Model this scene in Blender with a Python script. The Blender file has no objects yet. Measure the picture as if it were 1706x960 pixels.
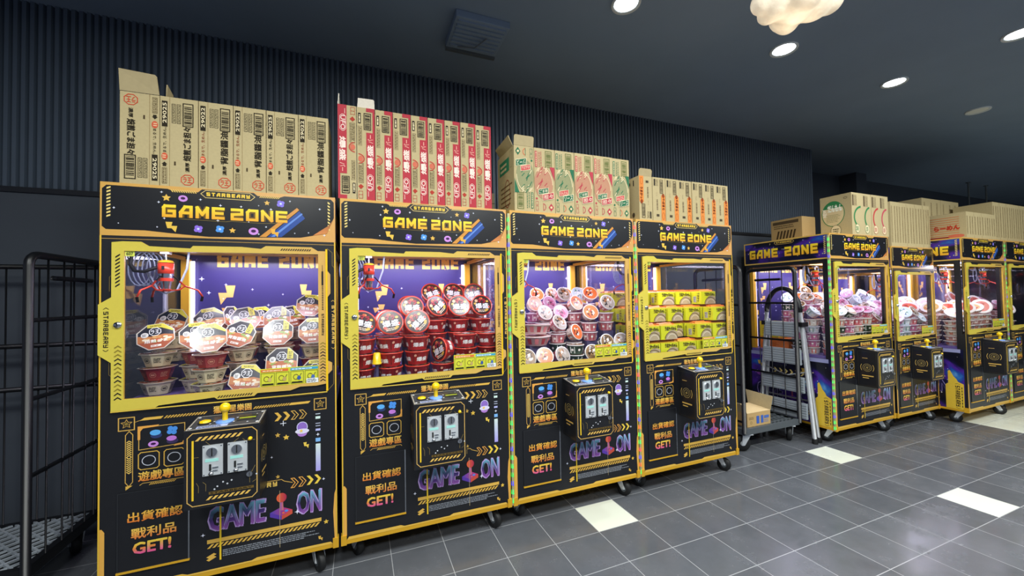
import bpy, bmesh, math, random
from mathutils import Vector, Matrix
random.seed(7)
C = bpy.context.scene.collection
SC = bpy.context.scene
PI = math.pi
# ------------------------------------------------------------------ camera, world, exposure
F_PX, YAW, PITCH, ROLL = 648.08, 0.3765, 0.0234, -0.0177
cam = bpy.data.cameras.new('camera'); cam.sensor_width = 36; cam.lens = F_PX*36/1706; cam.clip_start = .02; cam.clip_end = 60
co = bpy.data.objects.new('camera', cam); C.objects.link(co); SC.camera = co
def cam_ray(x, y, z):
    c, s = math.cos(ROLL), math.sin(ROLL); x, z = x*c - z*s, x*s + z*c
    c, s = math.cos(PITCH), math.sin(PITCH); y, z = y*c - z*s, y*s + z*c
    c, s = math.cos(YAW), math.sin(YAW); x, y = x*c + y*s, -x*s + y*c
    return Vector((x, y, z))
R_, U_, F_ = cam_ray(1, 0, 0), cam_ray(0, 0, 1), cam_ray(0, 1, 0)
co.matrix_world = Matrix(((R_.x, U_.x, -F_.x, 1.0056), (R_.y, U_.y, -F_.y, -2.1444), (R_.z, U_.z, -F_.z, 1.3458), (0, 0, 0, 1)))
w = bpy.data.worlds.new('world'); SC.world = w; w.use_nodes = True
w.node_tree.nodes['Background'].inputs[0].default_value = (.62, .72, 1, 1)
w.node_tree.nodes['Background'].inputs[1].default_value = .3
SC.view_settings.view_transform = 'Standard'; SC.view_settings.look = 'None'
SC.view_settings.exposure = 0.0; SC.view_settings.gamma = 1; SC.view_settings.use_curve_mapping = False
SC.cycles.transparent_max_bounces = 32; SC.cycles.max_bounces = 8
CEIL = 3.1
ROOM_W, INNER_W, LAMP_E, TUBE_E = 47, 2.7, 36, 2.6
def light(name, kind, loc, energy, col=(1, 1, 1), size=.3, rot=(0, 0, 0), spot=2.6, parent=None, size_y=None):
    l = bpy.data.lights.new(name, kind); l.energy = energy; l.color = col
    if kind == 'AREA':
        l.size = size
        if size_y: l.shape = 'RECTANGLE'; l.size_y = size_y
    else: l.shadow_soft_size = size
    if kind == 'SPOT': l.spot_size = spot; l.spot_blend = .8
    o = bpy.data.objects.new(name, l); C.objects.link(o); o.location = loc; o.rotation_euler = rot; o.parent = parent
    return o
# rows of ceiling lamps on the near side of the room, above and behind the camera
for i, (x, y) in enumerate([(-.2, -1.9), (1.2, -1.6), (2.6, -1.9), (4.2, -1.9), (6.0, -1.9), (.2, -3.6), (2.4, -3.6), (4.6, -3.6), (7.5, -2.2)]):
    light('ceiling_lamp_light', 'AREA', (x, y, CEIL - .05), ROOM_W, (.97, 1, .96), .55)

# ------------------------------------------------------------------ materials
def lin(h):
    if not isinstance(h, str): return tuple(h)
    h = h.lstrip('#'); v = [int(h[i:i+2], 16)/255 for i in (0, 2, 4)]
    return tuple(c/12.92 if c <= .04045 else ((c+.055)/1.055)**2.4 for c in v)
def mat(name, col=None, rough=.5, metal=0, attr=False, emit=0, coat=0, noise=0, spec=.5, scale=30, bump=0):
    m = bpy.data.materials.new(name); m.use_nodes = True; n = m.node_tree; b = n.nodes['Principled BSDF']
    b.inputs['Roughness'].default_value = rough; b.inputs['Metallic'].default_value = metal
    b.inputs['Specular IOR Level'].default_value = spec
    b.inputs['Coat Weight'].default_value = coat; b.inputs['Coat Roughness'].default_value = .08
    src = None
    if attr:
        a = n.nodes.new('ShaderNodeVertexColor'); a.layer_name = 'ink'; src = a.outputs[0]
    if noise:
        t = n.nodes.new('ShaderNodeTexCoord'); ns = n.nodes.new('ShaderNodeTexNoise'); ns.inputs['Scale'].default_value = scale; ns.inputs['Detail'].default_value = 6
        n.links.new(t.outputs['Object'], ns.inputs['Vector'])
        mr = n.nodes.new('ShaderNodeMapRange'); mr.inputs[3].default_value = 1 - noise; mr.inputs[4].default_value = 1 + noise
        n.links.new(ns.outputs[0], mr.inputs[0])
        mx = n.nodes.new('ShaderNodeMix'); mx.data_type = 'RGBA'; mx.blend_type = 'MULTIPLY'; mx.inputs[0].default_value = 1
        if src: n.links.new(src, mx.inputs[6])
        else: mx.inputs[6].default_value = (*lin(col), 1)
        n.links.new(mr.outputs[0], mx.inputs[7]); src = mx.outputs[2]
        if bump:
            bp = n.nodes.new('ShaderNodeBump'); bp.inputs['Strength'].default_value = bump; bp.inputs['Distance'].default_value = .01
            n.links.new(ns.outputs[0], bp.inputs['Height']); n.links.new(bp.outputs[0], b.inputs['Normal'])
    if src: n.links.new(src, b.inputs['Base Color'])
    elif col: b.inputs['Base Color'].default_value = (*lin(col), 1)
    if emit:
        b.inputs['Emission Strength'].default_value = emit
        if attr: n.links.new(src, b.inputs['Emission Color'])
        else: b.inputs['Emission Color'].default_value = (*lin(col), 1)
    return m
M = {}
M['print'] = mat('printed_acrylic', rough=.28, attr=True, noise=.05, scale=60)
M['paper'] = mat('printed_cardboard', rough=.8, attr=True, noise=.1, scale=90, spec=.2)
M['pack'] = mat('printed_packaging', rough=.3, attr=True, spec=.6)
M['film'] = mat('printed_foil', rough=.22, attr=True, spec=.7, coat=.25)
M['black'] = mat('black_panel', '#191a1e', .35, noise=.1)
M['powder'] = mat('black_powder_coat', '#0c0d10', .38)
M['grey_plastic'] = mat('grey_plastic', '#4d5358', .5, noise=.08)
M['gold'] = mat('yellow_trim', '#d8a528', .32, metal=.15)
M['yellow'] = mat('yellow_plastic', '#f2c705', .25, coat=.4)
M['chrome'] = mat('chrome', '#c9ccd0', .18, metal=1)
M['steel'] = mat('zinc_steel', '#cfd4d8', .3, metal=.35, noise=.1)
M['alu'] = mat('brushed_aluminium', '#94979a', .38, metal=.5)
M['tread'] = mat('grey_tread', '#8d959c', .55)
M['riser'] = mat('riser_board', '#4a4468', .6)
M['rubber'] = mat('rubber', '#111213', .6)
M['card'] = mat('brown_cardboard', '#b0a07a', .85, noise=.1, scale=40, spec=.2)
M['red_metal'] = mat('red_painted_metal', '#d8402a', .3, metal=.2)
M['white_cable'] = mat('white_cable', '#a9b4cc', .4)
M['blue_plastic'] = mat('blue_plastic', '#6f9be6', .3)
M['lime'] = mat('lime_display', '#c8d820', .4, emit=.35)
M['tube'] = mat('led_tube', '#dcdcff', .4, emit=TUBE_E)
M['led'] = mat('led_dots', rough=.4, attr=True, emit=1.6)
M['strip'] = mat('led_strip_base', '#b9b48a', .3, metal=.3)
M['lens'] = mat('lamp_lens', '#f4fbff', .3, emit=14)
M['dead_lens'] = mat('unlit_lens', '#e4e4dc', .4)
M['white_trim'] = mat('lamp_trim', '#c9cfd2', .5)
def mk_glass():
    m = bpy.data.materials.new('clear_glass'); m.use_nodes = True; n = m.node_tree; n.nodes.clear()
    o = n.nodes.new('ShaderNodeOutputMaterial'); t = n.nodes.new('ShaderNodeBsdfTransparent'); g = n.nodes.new('ShaderNodeBsdfGlossy'); mx = n.nodes.new('ShaderNodeMixShader'); f = n.nodes.new('ShaderNodeLayerWeight'); pw = n.nodes.new('ShaderNodeMath'); pw.operation = 'POWER'; pw.inputs[1].default_value = 4; md = n.nodes.new('ShaderNodeMath'); md.operation = 'MULTIPLY_ADD'; md.inputs[1].default_value = .55; md.inputs[2].default_value = .022
    t.inputs[0].default_value = (.97, .97, .98, 1); g.inputs['Roughness'].default_value = .02; f.inputs[0].default_value = .5
    n.links.new(f.outputs[1], pw.inputs[0]); n.links.new(pw.outputs[0], md.inputs[0]); n.links.new(md.outputs[0], mx.inputs[0]); n.links.new(t.outputs[0], mx.inputs[1]); n.links.new(g.outputs[0], mx.inputs[2]); n.links.new(mx.outputs[0], o.inputs[0]); return m
M['glass'] = mk_glass()
def mk_nebula():
    m = mat('nebula_print', '#101020', .3); n = m.node_tree; b = n.nodes['Principled BSDF']
    t = n.nodes.new('ShaderNodeTexCoord'); mp = n.nodes.new('ShaderNodeMapping'); mp.inputs['Scale'].default_value = (1, 2.2, 3.6); mp.inputs['Rotation'].default_value = (.7, 0, 0)
    ns = n.nodes.new('ShaderNodeTexNoise'); ns.inputs['Scale'].default_value = 1.25; ns.inputs['Detail'].default_value = 5; ns.inputs['Distortion'].default_value = .6
    r = n.nodes.new('ShaderNodeValToRGB'); e = r.color_ramp.elements; e[0].position = .38; e[0].color = (*lin('#0b0b1a'), 1); e[1].position = .75; e[1].color = (*lin('#6fa6d8'), 1)
    for p, c in ((.46, '#14143a'), (.54, '#46208a'), (.6, '#1d3d94'), (.66, '#2f6cb0')):
        x = e.new(p); x.color = (*lin(c), 1)
    n.links.new(t.outputs['Object'], mp.inputs[0]); n.links.new(mp.outputs[0], ns.inputs['Vector']); n.links.new(ns.outputs[0], r.inputs[0]); n.links.new(r.outputs[0], b.inputs['Base Color']); return m
M['nebula'] = mk_nebula()
# ------------------------------------------------------------------ geometry collector
class Geo:
    def __init__(s): s.v = []; s.f = []; s.m = []; s.c = []; s.sm = []
    def add(s, vs, fs, m, col='#808080', smooth=False):
        b = len(s.v); vs = [tuple(p) for p in vs]; s.v += vs
        c = [lin(col(p)) for p in vs] if callable(col) else [lin(col)]*len(vs)
        for f in fs:
            s.f.append([b+i for i in f]); s.m.append(m); s.c.append([c[i] for i in f]); s.sm.append(smooth)
        return s
    def box(s, x0, x1, y0, y1, z0, z1, m, col='#808080'):
        v = [(x, y, z) for z in (z0, z1) for y in (y0, y1) for x in (x0, x1)]
        return s.add(v, [(0, 2, 3, 1), (4, 5, 7, 6), (0, 1, 5, 4), (2, 6, 7, 3), (0, 4, 6, 2), (1, 3, 7, 5)], m, col)
    def lathe(s, prof, m, col='#808080', n=16, org=(0, 0, 0), axis='z', smooth=True, phase=0):
        vs = []; fs = []; k = len(prof)
        for i in range(n):
            a = 2*PI*i/n + phase; ca, sa = math.cos(a), math.sin(a)
            for r, h in prof:
                p = (r*ca, r*sa, h) if axis == 'z' else ((r*ca, h, r*sa) if axis == 'y' else (h, r*ca, r*sa))
                vs.append((p[0]+org[0], p[1]+org[1], p[2]+org[2]))
        for i in range(n):
            j = (i+1) % n
            for q in range(k-1): fs.append((i*k+q, j*k+q, j*k+q+1, i*k+q+1))
        s.add(vs, fs, m, col, smooth)
        for q in (0, k-1):
            if prof[q][0] > 1e-5: s.add([vs[i*k+q] for i in range(n)], [tuple(range(n))], m, col)
        return s
    def tube(s, pts, r, m, col='#808080', n=8, smooth=True, closed=False):
        P = [Vector(p) for p in pts]; k = len(P); vs = []; fs = []; up = None
        for i, p in enumerate(P):
            t = (P[min(i+1, k-1)] - P[max(i-1, 0)]).normalized()
            if up is None: up = t.orthogonal().normalized()
            up = (up - t*up.dot(t)); up = up.normalized() if up.length > 1e-6 else t.orthogonal().normalized()
            w_ = t.cross(up); rr = r[i] if isinstance(r, (list, tuple)) else r
            for q in range(n):
                a = 2*PI*q/n; vs.append(p + (up*math.cos(a) + w_*math.sin(a))*rr)
        for i in range(k-1):
            for q in range(n): fs.append((i*n+q, i*n+(q+1) % n, (i+1)*n+(q+1) % n, (i+1)*n+q))
        fs.append(tuple(range(n))); fs.append(tuple((k-1)*n+q for q in range(n)))
        return s.add(vs, fs, m, col, smooth)
    def sphere(s, c, r, m, col='#808080', n=14):
        pr = [(r*math.sin(PI*i/(n//2)), -r*math.cos(PI*i/(n//2))) for i in range(n//2+1)]
        return s.lathe(pr, m, col, n, c)
    def build(s, name, parent=None, loc=(0, 0, 0), rot=None, bevel=0):
        me = bpy.data.meshes.new(name); me.from_pydata(s.v, [], s.f)
        ms = list(dict.fromkeys(s.m))
        for m in ms: me.materials.append(M[m])
        me.polygons.foreach_set('material_index', [ms.index(m) for m in s.m])
        me.polygons.foreach_set('use_smooth', s.sm)
        if any(m in ('print', 'paper', 'pack', 'film', 'led') for m in ms):
            a = me.color_attributes.new('ink', 'FLOAT_COLOR', 'CORNER')
            a.data.foreach_set('color', [x for f in s.c for c in f for x in (*c, 1)])
        me.update()
        o = bpy.data.objects.new(name, me); C.objects.link(o); o.location = loc; o.parent = parent
        if rot: o.rotation_euler = rot
        if bevel:
            b = o.modifiers.new('bevel', 'BEVEL'); b.width = bevel; b.segments = 2; b.limit_method = 'ANGLE'
        return o
_tc = {}
def text_mesh(s, bold):
    k = (s, bold)
    if k not in _tc:
        cu = bpy.data.curves.new('t', 'FONT'); cu.body = s; cu.size = 1; cu.resolution_u = 2; cu.offset = bold
        ob = bpy.data.objects.new('t', cu); C.objects.link(ob)
        dg = bpy.context.evaluated_depsgraph_get(); me = ob.evaluated_get(dg).to_mesh()
        v = [(p.co.x, p.co.y) for p in me.vertices]; f = [tuple(p.vertices) for p in me.polygons]
        bpy.data.objects.remove(ob); bpy.data.curves.remove(cu)
        if not v: v = [(0, 0), (1, 0), (1, 1)]; f = [(0, 1, 2)]
        x0, x1 = min(p[0] for p in v), max(p[0] for p in v); y0, y1 = min(p[1] for p in v), max(p[1] for p in v)
        _tc[k] = ([((x-x0)/(x1-x0 or 1), (y-y0)/(y1-y0 or 1)) for x, y in v], f)
    return _tc[k]
STROKE = {'G': [[(1, 1), (.12, 1), (0, .85), (0, 0), (1, 0), (1, .5), (.5, .5)]], 'A': [[(0, 0), (0, .4), (.42, 1), (1, 1), (1, 0)], [(.15, .38), (1, .38)]],
 'M': [[(0, 0), (0, 1), (.5, .3), (1, 1), (1, 0)]], 'E': [[(1, 1), (0, 1), (0, 0), (1, 0)], [(0, .5), (.9, .5)]],
 'Z': [[(0, 1), (1, 1), (1, .55), (0, .48), (0, 0), (1, 0)]], 'O': [[(0, 0), (0, .8), (.2, 1), (1, 1), (1, 0), (0, 0)]], 'N': [[(0, 0), (0, 1), (1, 0), (1, 1)]],
 'S': [[(1, 1), (0, 1), (0, .5), (1, .5), (1, 0), (0, 0)]], 'T': [[(0, 1), (1, 1)], [(.5, 1), (.5, 0)]], 'R': [[(0, 0), (0, 1), (1, 1), (1, .5), (0, .5)], [(.5, .5), (1, 0)]],
 'B': [[(0, 0), (0, 1), (.9, 1), (.9, .5), (0, .5)], [(.9, .5), (1, .4), (1, 0), (0, 0)]], 'Y': [[(0, 1), (0, .5), (1, .5)], [(1, 1), (1, 0), (0, 0)]]}
class Art:
    """flat printed shapes in a plane: O + U*u + V*v, layers lifted along N"""
    def __init__(s, geo, O, U, V, m='print', lift=.0005, base=.0006):
        s.g = geo; s.O = Vector(O); s.U = Vector(U); s.V = Vector(V); s.N = s.U.cross(s.V).normalized(); s.m = m; s.lift = lift; s.base = base; s.tf = None; s.k = 0
    def P(s, u, v, L):
        if s.tf: u, v = s.tf(u, v)
        return s.O + s.U*u + s.V*v + s.N*(s.base + s.lift*(L + .035*(s.k % 24)))
    def mesh(s, pts, fs, col, L):
        s.k += 1
        vs = [s.P(u, v, L) for u, v in pts]
        if callable(col):
            cs = [col(u, v) for u, v in pts]; it = iter(cs); cc = lambda p: next(it)
        else: cc = col
        s.g.add(vs, fs, s.m, cc)
    def poly(s, pts, col, L=1): s.mesh(pts, [tuple(range(len(pts)))], col, L)
    def rect(s, u0, v0, u1, v1, col, L=1): s.poly([(u0, v0), (u1, v0), (u1, v1), (u0, v1)], col, L)
    def line(s, pts, w_, col, L=1, closed=False):
        pts = list(pts) + ([pts[0]] if closed else [])
        for (a, b), (c, d) in zip(pts, pts[1:]):
            dx, dy = c-a, d-b; l = math.hypot(dx, dy) or 1; dx, dy = dx/l*w_/2, dy/l*w_/2
            a_, b_, c_, d_ = a-dx*.9, b-dy*.9, c+dx*.9, d+dy*.9
            s.poly([(a_-dy, b_+dx), (a_+dy, b_-dx), (c_+dy, d_-dx), (c_-dy, d_+dx)], col, L)
    def frame(s, u0, v0, u1, v1, w_, col, L=1, ch=0):
        pts = [(u0+ch, v0), (u1-ch, v0), (u1, v0+ch), (u1, v1-ch), (u1-ch, v1), (u0+ch, v1), (u0, v1-ch), (u0, v0+ch)] if ch else [(u0, v0), (u1, v0), (u1, v1), (u0, v1)]
        s.line(pts, w_, col, L, True)
    def ell(s, u, v, a, b, col, L=1, n=18): s.poly([(u+a*math.cos(2*PI*i/n), v+b*math.sin(2*PI*i/n)) for i in range(n)], col, L)
    def ring(s, u, v, a, b, w_, col, L=1, n=18, a0=0, a1=2*PI):
        k = n; pts = []
        for i in range(k+1):
            t = a0 + (a1-a0)*i/k; pts += [(u+a*math.cos(t), v+b*math.sin(t)), (u+(a-w_)*math.cos(t), v+(b-w_)*math.sin(t))]
        s.mesh(pts, [(2*i, 2*i+1, 2*i+3, 2*i+2) for i in range(k)], col, L)
    def star(s, u, v, r, col, L=1, n=5, inner=.48, rot=PI/2):
        s.poly([(u+(r if i % 2 == 0 else r*inner)*math.cos(rot+PI*i/n), v+(r if i % 2 == 0 else r*inner)*math.sin(rot+PI*i/n)) for i in range(2*n)], col, L)
    def spark(s, u, v, r, col='#e8ecff', L=1): s.star(u, v, r, col, L, 4, .28)
    def bolt(s, u, v, w_, h, col, L=1, flip=1):
        p = [(-.5, .5), (.1, .5), (0, .12), (.5, .12), (.35, -.5), (.02, -.12), (-.35, -.12)]
        s.poly([(u+a*w_*flip, v+b*h) for a, b in p], col, L)
    def stripes(s, u0, v0, u1, v1, n, col, L=1, slant=None, duty=.55):
        st = (u1-u0)/n; sl = (v1-v0) if slant is None else slant
        for i in range(n):
            a = u0+i*st; b = a+st*duty; s.poly([(a, v0), (b, v0), (b+sl, v1), (a+sl, v1)], col, L)
    def vstripes(s, u0, v0, u1, v1, n, col, L=1, sl=.01, duty=.5):
        st = (v1-v0)/n
        for i in range(n):
            a = v0+i*st; b = a+st*duty; s.poly([(u0, a), (u1, a+sl), (u1, b+sl), (u0, b)], col, L)
    def chev(s, u, v, w_, h, t, col, L=1, solid=True, d=1):
        p = [(0, h/2), (t, h/2), (w_, 0), (t, -h/2), (0, -h/2), (w_-t, 0)]; p = [(u+a*d, v+b) for a, b in p]
        if solid: s.poly(p, col, L)
        else: s.line(p, .0035, col, L, True)
    def chev_v(s, u, v, w_, h, t, col, L=1, d=1): s.line([(u-w_/2, v-h/2*d), (u, v+h/2*d), (u+w_/2, v-h/2*d)], t, col, L)
    def text(s, t, u0, v0, u1, v1, col, L=1, bold=.0, rot=0, fl=False):
        if bold:   # heavier strokes: the same word laid a hair apart
            ex = bold*min(u1-u0, v1-v0)*(1.1 if len(t) > 2 else .8); n = 3 if bold < .035 else 4
            for i in range(n):
                a_ = 2*PI*i/n+.6; s.text(t, u0+ex*(1+math.cos(a_)), v0+ex*(1+math.sin(a_)), u1-ex*(1-math.cos(a_)), v1-ex*(1-math.sin(a_)), col, L, 0, rot)
            return
        v, f = text_mesh(t, bold); W, H = u1-u0, v1-v0
        if rot == 0: pts = [(u0+a*W, v0+b*H) for a, b in v]
        elif rot == 90: pts = [(u1-b*W, v0+a*H) for a, b in v]
        elif rot == -90: pts = [(u0+b*W, v1-a*H) for a, b in v]
        else: pts = [(u1-a*W, v1-b*H) for a, b in v]
        s.mesh(pts, f, col, L)
    def scifi(s, t, u0, v0, u1, v1, w_, col, L=1, gap=.35, rot=0):
        n = len(t); k = sum(.6 if ch == ' ' else 1 for ch in t) + gap*(n-1); cw = (u1-u0)/k if rot == 0 else (v1-v0)/k; x = 0
        for ch in t:
            if ch == ' ': x += cw*(.6+gap); continue
            for pl in STROKE[ch]:
                if rot == 0: q = [(u0+x+w_/2+a*(cw-w_), v0+w_/2+b*(v1-v0-w_)) for a, b in pl]
                elif rot == -90: q = [(u0+w_/2+b*(u1-u0-w_), v1-(x+w_/2+a*(cw-w_))) for a, b in pl]
                else: q = [(u1-w_/2-b*(u1-u0-w_), v0+(x+w_/2+a*(cw-w_))) for a, b in pl]
                s.line(q, w_, col, L)
            x += cw*(1+gap)
    def barcode(s, u0, v0, u1, v1, col, L=1, seed=1, vert=True):
        s.frame(u0, v0, u1, v1, .0035, col, L); r = random.Random(seed); p = .06
        while p < .92:
            d = r.choice((.018, .03, .045))
            if vert: s.rect(u0+.12*(u1-u0), v0+p*(v1-v0), u1-.12*(u1-u0), v0+(p+d)*(v1-v0), col, L)
            else: s.rect(u0+p*(u1-u0), v0+.12*(v1-v0), u0+(p+d)*(u1-u0), v1-.12*(v1-v0), col, L)
            p += d + r.choice((.02, .035, .05))
    def scribble(s, u0, v0, u1, v1, n, col, L=1, t=.5, seed=3, vert=False):
        r = random.Random(seed)
        for i in range(n):
            if vert:
                a = u0+(u1-u0)*(i+.2)/n; b = a+(u1-u0)/n*t; y = v0
                while y < v1-.004:
                    e = min(v1, y+r.uniform(.004, .016)); s.rect(a, y, b, e, col, L); y = e+.003
            else:
                a = v0+(v1-v0)*(i+.2)/n; b = a+(v1-v0)/n*t; x = u0; stop = u0+(u1-u0)*r.uniform(.75, 1)
                while x < stop-.002:
                    e = min(stop, x+r.uniform(.004, .02)); s.rect(x, a, e, b, col, L); x = e+.0025
FRONT = dict(U=(1, 0, 0), V=(0, 0, 1))
SIDE = dict(U=(0, -1, 0), V=(0, 0, 1))
def fart(g, m='print', y=0, **k): return Art(g, (0, y, 0), (1, 0, 0), (0, 0, 1), m, **k)
def mixc(a, b, t):
    a, b = lin(a), lin(b); t = max(0, min(1, t)); return tuple(x+(y-x)*t for x, y in zip(a, b))
def ramp(v0, v1, *cs):
    def f(u, v):
        t = max(0, min(.9999, (v-v0)/(v1-v0)))*(len(cs)-1); i = int(t); return mixc(cs[i], cs[i+1], t-i)
    return f
def rampu(u0, u1, *cs):
    g = ramp(u0, u1, *cs); return lambda u, v: g(v, u)
# ------------------------------------------------------------------ tagging
def tag(o, label, cat, group=None, kind=None):
    o['label'] = label; o['category'] = cat
    if group: o['group'] = group
    if kind: o['kind'] = kind
    return o
def thing(name, label, cat, loc=(0, 0, 0), rot=(0, 0, 0), group=None):
    o = bpy.data.objects.new(name, None); o.empty_display_size = .05; C.objects.link(o); o.location = loc; o.rotation_euler = rot
    return tag(o, label, cat, group)
def struct(o): o['kind'] = 'structure'; return o
def dup(o, parent=None):
    c = o.copy(); C.objects.link(c); c.parent = parent
    for ch in list(o.children): dup(ch, c)
    return c
ORD = ['', 'first', 'second', 'third', 'fourth', 'fifth', 'sixth', 'seventh', 'eighth', 'ninth', 'tenth']
# ================================================================== the room
TX, TY, X0, Y0 = .2785, .268, 2.27, .04
def floor_mat():
    m = mat('floor_tiles', '#3c3e42', .22); n = m.node_tree; b = n.nodes['Principled BSDF']; L = n.links
    t = n.nodes.new('ShaderNodeTexCoord'); sx = n.nodes.new('ShaderNodeSeparateXYZ'); L.new(t.outputs['Object'], sx.inputs[0])
    def ma(op, a, c=None, d=None):
        x = n.nodes.new('ShaderNodeMath'); x.operation = op
        for i, q in enumerate((a, c, d)):
            if q is None: continue
            if isinstance(q, (int, float)): x.inputs[i].default_value = q
            else: L.new(q, x.inputs[i])
        return x.outputs[0]
    u = ma('DIVIDE', ma('SUBTRACT', sx.outputs[0], X0), TX); v = ma('DIVIDE', ma('SUBTRACT', sx.outputs[1], Y0), TY)
    fu, fv = ma('FLOOR', u), ma('FLOOR', v); ru, rv = ma('FRACT', u), ma('FRACT', v)
    def line(r, wd): return ma('LESS_THAN', ma('MINIMUM', r, ma('SUBTRACT', 1, r)), wd)
    grout = ma('MAXIMUM', line(ru, .006), line(rv, .007))
    def cell(i, j): return ma('MULTIPLY', ma('COMPARE', fu, i, .1), ma('COMPARE', fv, j, .1))
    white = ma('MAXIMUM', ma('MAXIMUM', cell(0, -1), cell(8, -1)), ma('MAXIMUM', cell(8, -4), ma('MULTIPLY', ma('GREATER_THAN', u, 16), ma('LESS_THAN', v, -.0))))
    cx = n.nodes.new('ShaderNodeCombineXYZ'); L.new(fu, cx.inputs[0]); L.new(fv, cx.inputs[1])
    wn = n.nodes.new('ShaderNodeTexWhiteNoise'); wn.noise_dimensions = '2D'; L.new(cx.outputs[0], wn.inputs['Vector'])
    ns = n.nodes.new('ShaderNodeTexNoise'); ns.inputs['Scale'].default_value = 5; ns.inputs['Detail'].default_value = 8; ns.inputs['Roughness'].default_value = .65; L.new(t.outputs['Object'], ns.inputs['Vector'])
    val = ma('ADD', ma('MULTIPLY', wn.outputs[0], .25), ma('MULTIPLY', ns.outputs[0], .9)); 
    r = n.nodes.new('ShaderNodeMapRange'); r.inputs[1].default_value = .2; r.inputs[2].default_value = 1; r.inputs[3].default_value = .75; r.inputs[4].default_value = 1.3; L.new(val, r.inputs[0])
    def mix(f, a, c, blend='MIX'):
        x = n.nodes.new('ShaderNodeMix'); x.data_type = 'RGBA'; x.blend_type = blend
        for i, q in ((0, f), (6, a), (7, c)):
            if isinstance(q, (int, float)): x.inputs[i].default_value = q
            elif isinstance(q, tuple): x.inputs[i].default_value = (*q, 1)
            else: L.new(q, x.inputs[i])
        return x.outputs[2]
    dark = mix(1, lin('#575a60'), r.outputs[0], 'MULTIPLY')
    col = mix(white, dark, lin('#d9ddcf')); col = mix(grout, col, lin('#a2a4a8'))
    L.new(col, b.inputs['Base Color'])
    rr = n.nodes.new('ShaderNodeMapRange'); rr.inputs[1].default_value = .35; rr.inputs[2].default_value = .7; rr.inputs[3].default_value = .13; rr.inputs[4].default_value = .34; L.new(ns.outputs[0], rr.inputs[0])
    L.new(rr.outputs[0], b.inputs['Roughness'])
    return m
M['floor'] = floor_mat()
M['wall'] = mat('dark_wall_paint', '#3a4049', .7, noise=.06, scale=8)
M['rib'] = mat('dark_ribbed_cladding', '#3f4a58', .6, noise=.05, scale=10)
M['ceil'] = mat('dark_ceiling_paint', '#75859a', .75, noise=.08, scale=3)
WALL_Y = .92; RIB_Z = 2.02
g = Geo(); g.box(-6, 18, -8, 4, -.1, 0, 'floor'); struct(g.build('floor'))
g = Geo(); g.box(-6, 18, -8, 4, CEIL, CEIL+.1, 'ceil'); struct(g.build('ceiling'))
g = Geo(); g.box(-6, 6.25, WALL_Y, WALL_Y+.1, 0, RIB_Z-.03, 'wall')
g.box(-6, 6.25, WALL_Y-.012, WALL_Y+.1, RIB_Z-.03, RIB_Z, 'black')
g.box(-6, 6.25, WALL_Y+.012, WALL_Y+.1, RIB_Z, CEIL, 'rib')
x = -2.6
while x < 6.2:   # vertical ribs of the cladding
    g.add([(x, WALL_Y+.013, RIB_Z), (x+.006, WALL_Y-.006, RIB_Z), (x+.023, WALL_Y-.006, RIB_Z), (x+.029, WALL_Y+.013, RIB_Z), (x, WALL_Y+.013, CEIL), (x+.006, WALL_Y-.006, CEIL), (x+.023, WALL_Y-.006, CEIL), (x+.029, WALL_Y+.013, CEIL)],
          [(0, 1, 5, 4), (1, 2, 6, 5), (2, 3, 7, 6)], 'rib'); x += .035
struct(g.build('wall_back'))
g = Geo(); g.box(6.25, 18, 1.5, 1.6, 0, CEIL, 'wall'); g.box(6.25, 6.35, WALL_Y+.1, 1.5, 0, CEIL, 'wall'); struct(g.build('wall_back_recess'))
g = Geo(); g.box(17.9, 18, -8, 1.5, 0, CEIL, 'wall'); struct(g.build('wall_right'))
g = Geo(); g.box(7.85, 8.1, 1.28, 1.5, 0, CEIL, 'wall'); struct(g.build('trim_1'))
# ceiling lamps
def downlight(x, y, label, lit=True):
    t = thing('downlight', label, 'ceiling light', (x, y, CEIL), group='round ceiling downlights' if lit else None)
    g = Geo(); g.lathe([(.068, -.002), (.085, -.012), (.088, -.004), (.088, 0)], 'white_trim', n=28); g.build('trim_ring', t)
    g = Geo(); g.lathe([(.0, -.006), (.05, -.006), (.068, -.004)], 'lens' if lit else 'dead_lens', n=28); g.build('lens', t)
    if lit: light('downlight_lamp', 'SPOT', (0, 0, -.02), LAMP_E, (.95, .98, 1), .06, (0, 0, 0), 2.7, t)
downlight(2.515, -.272, 'bright round downlight at the top edge, above the third machine')
downlight(3.876, -.304, 'bright round ceiling downlight just below the glowing cloud lamp')
downlight(5.221, -.329, 'bright round ceiling downlight farthest back, above the far boxes')
downlight(5.254, -.991, 'bright round ceiling downlight cut by the right edge of the view')
downlight(6.68, -.322, 'small unlit grey disc in the dark ceiling, right of the lamps', False)
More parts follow.
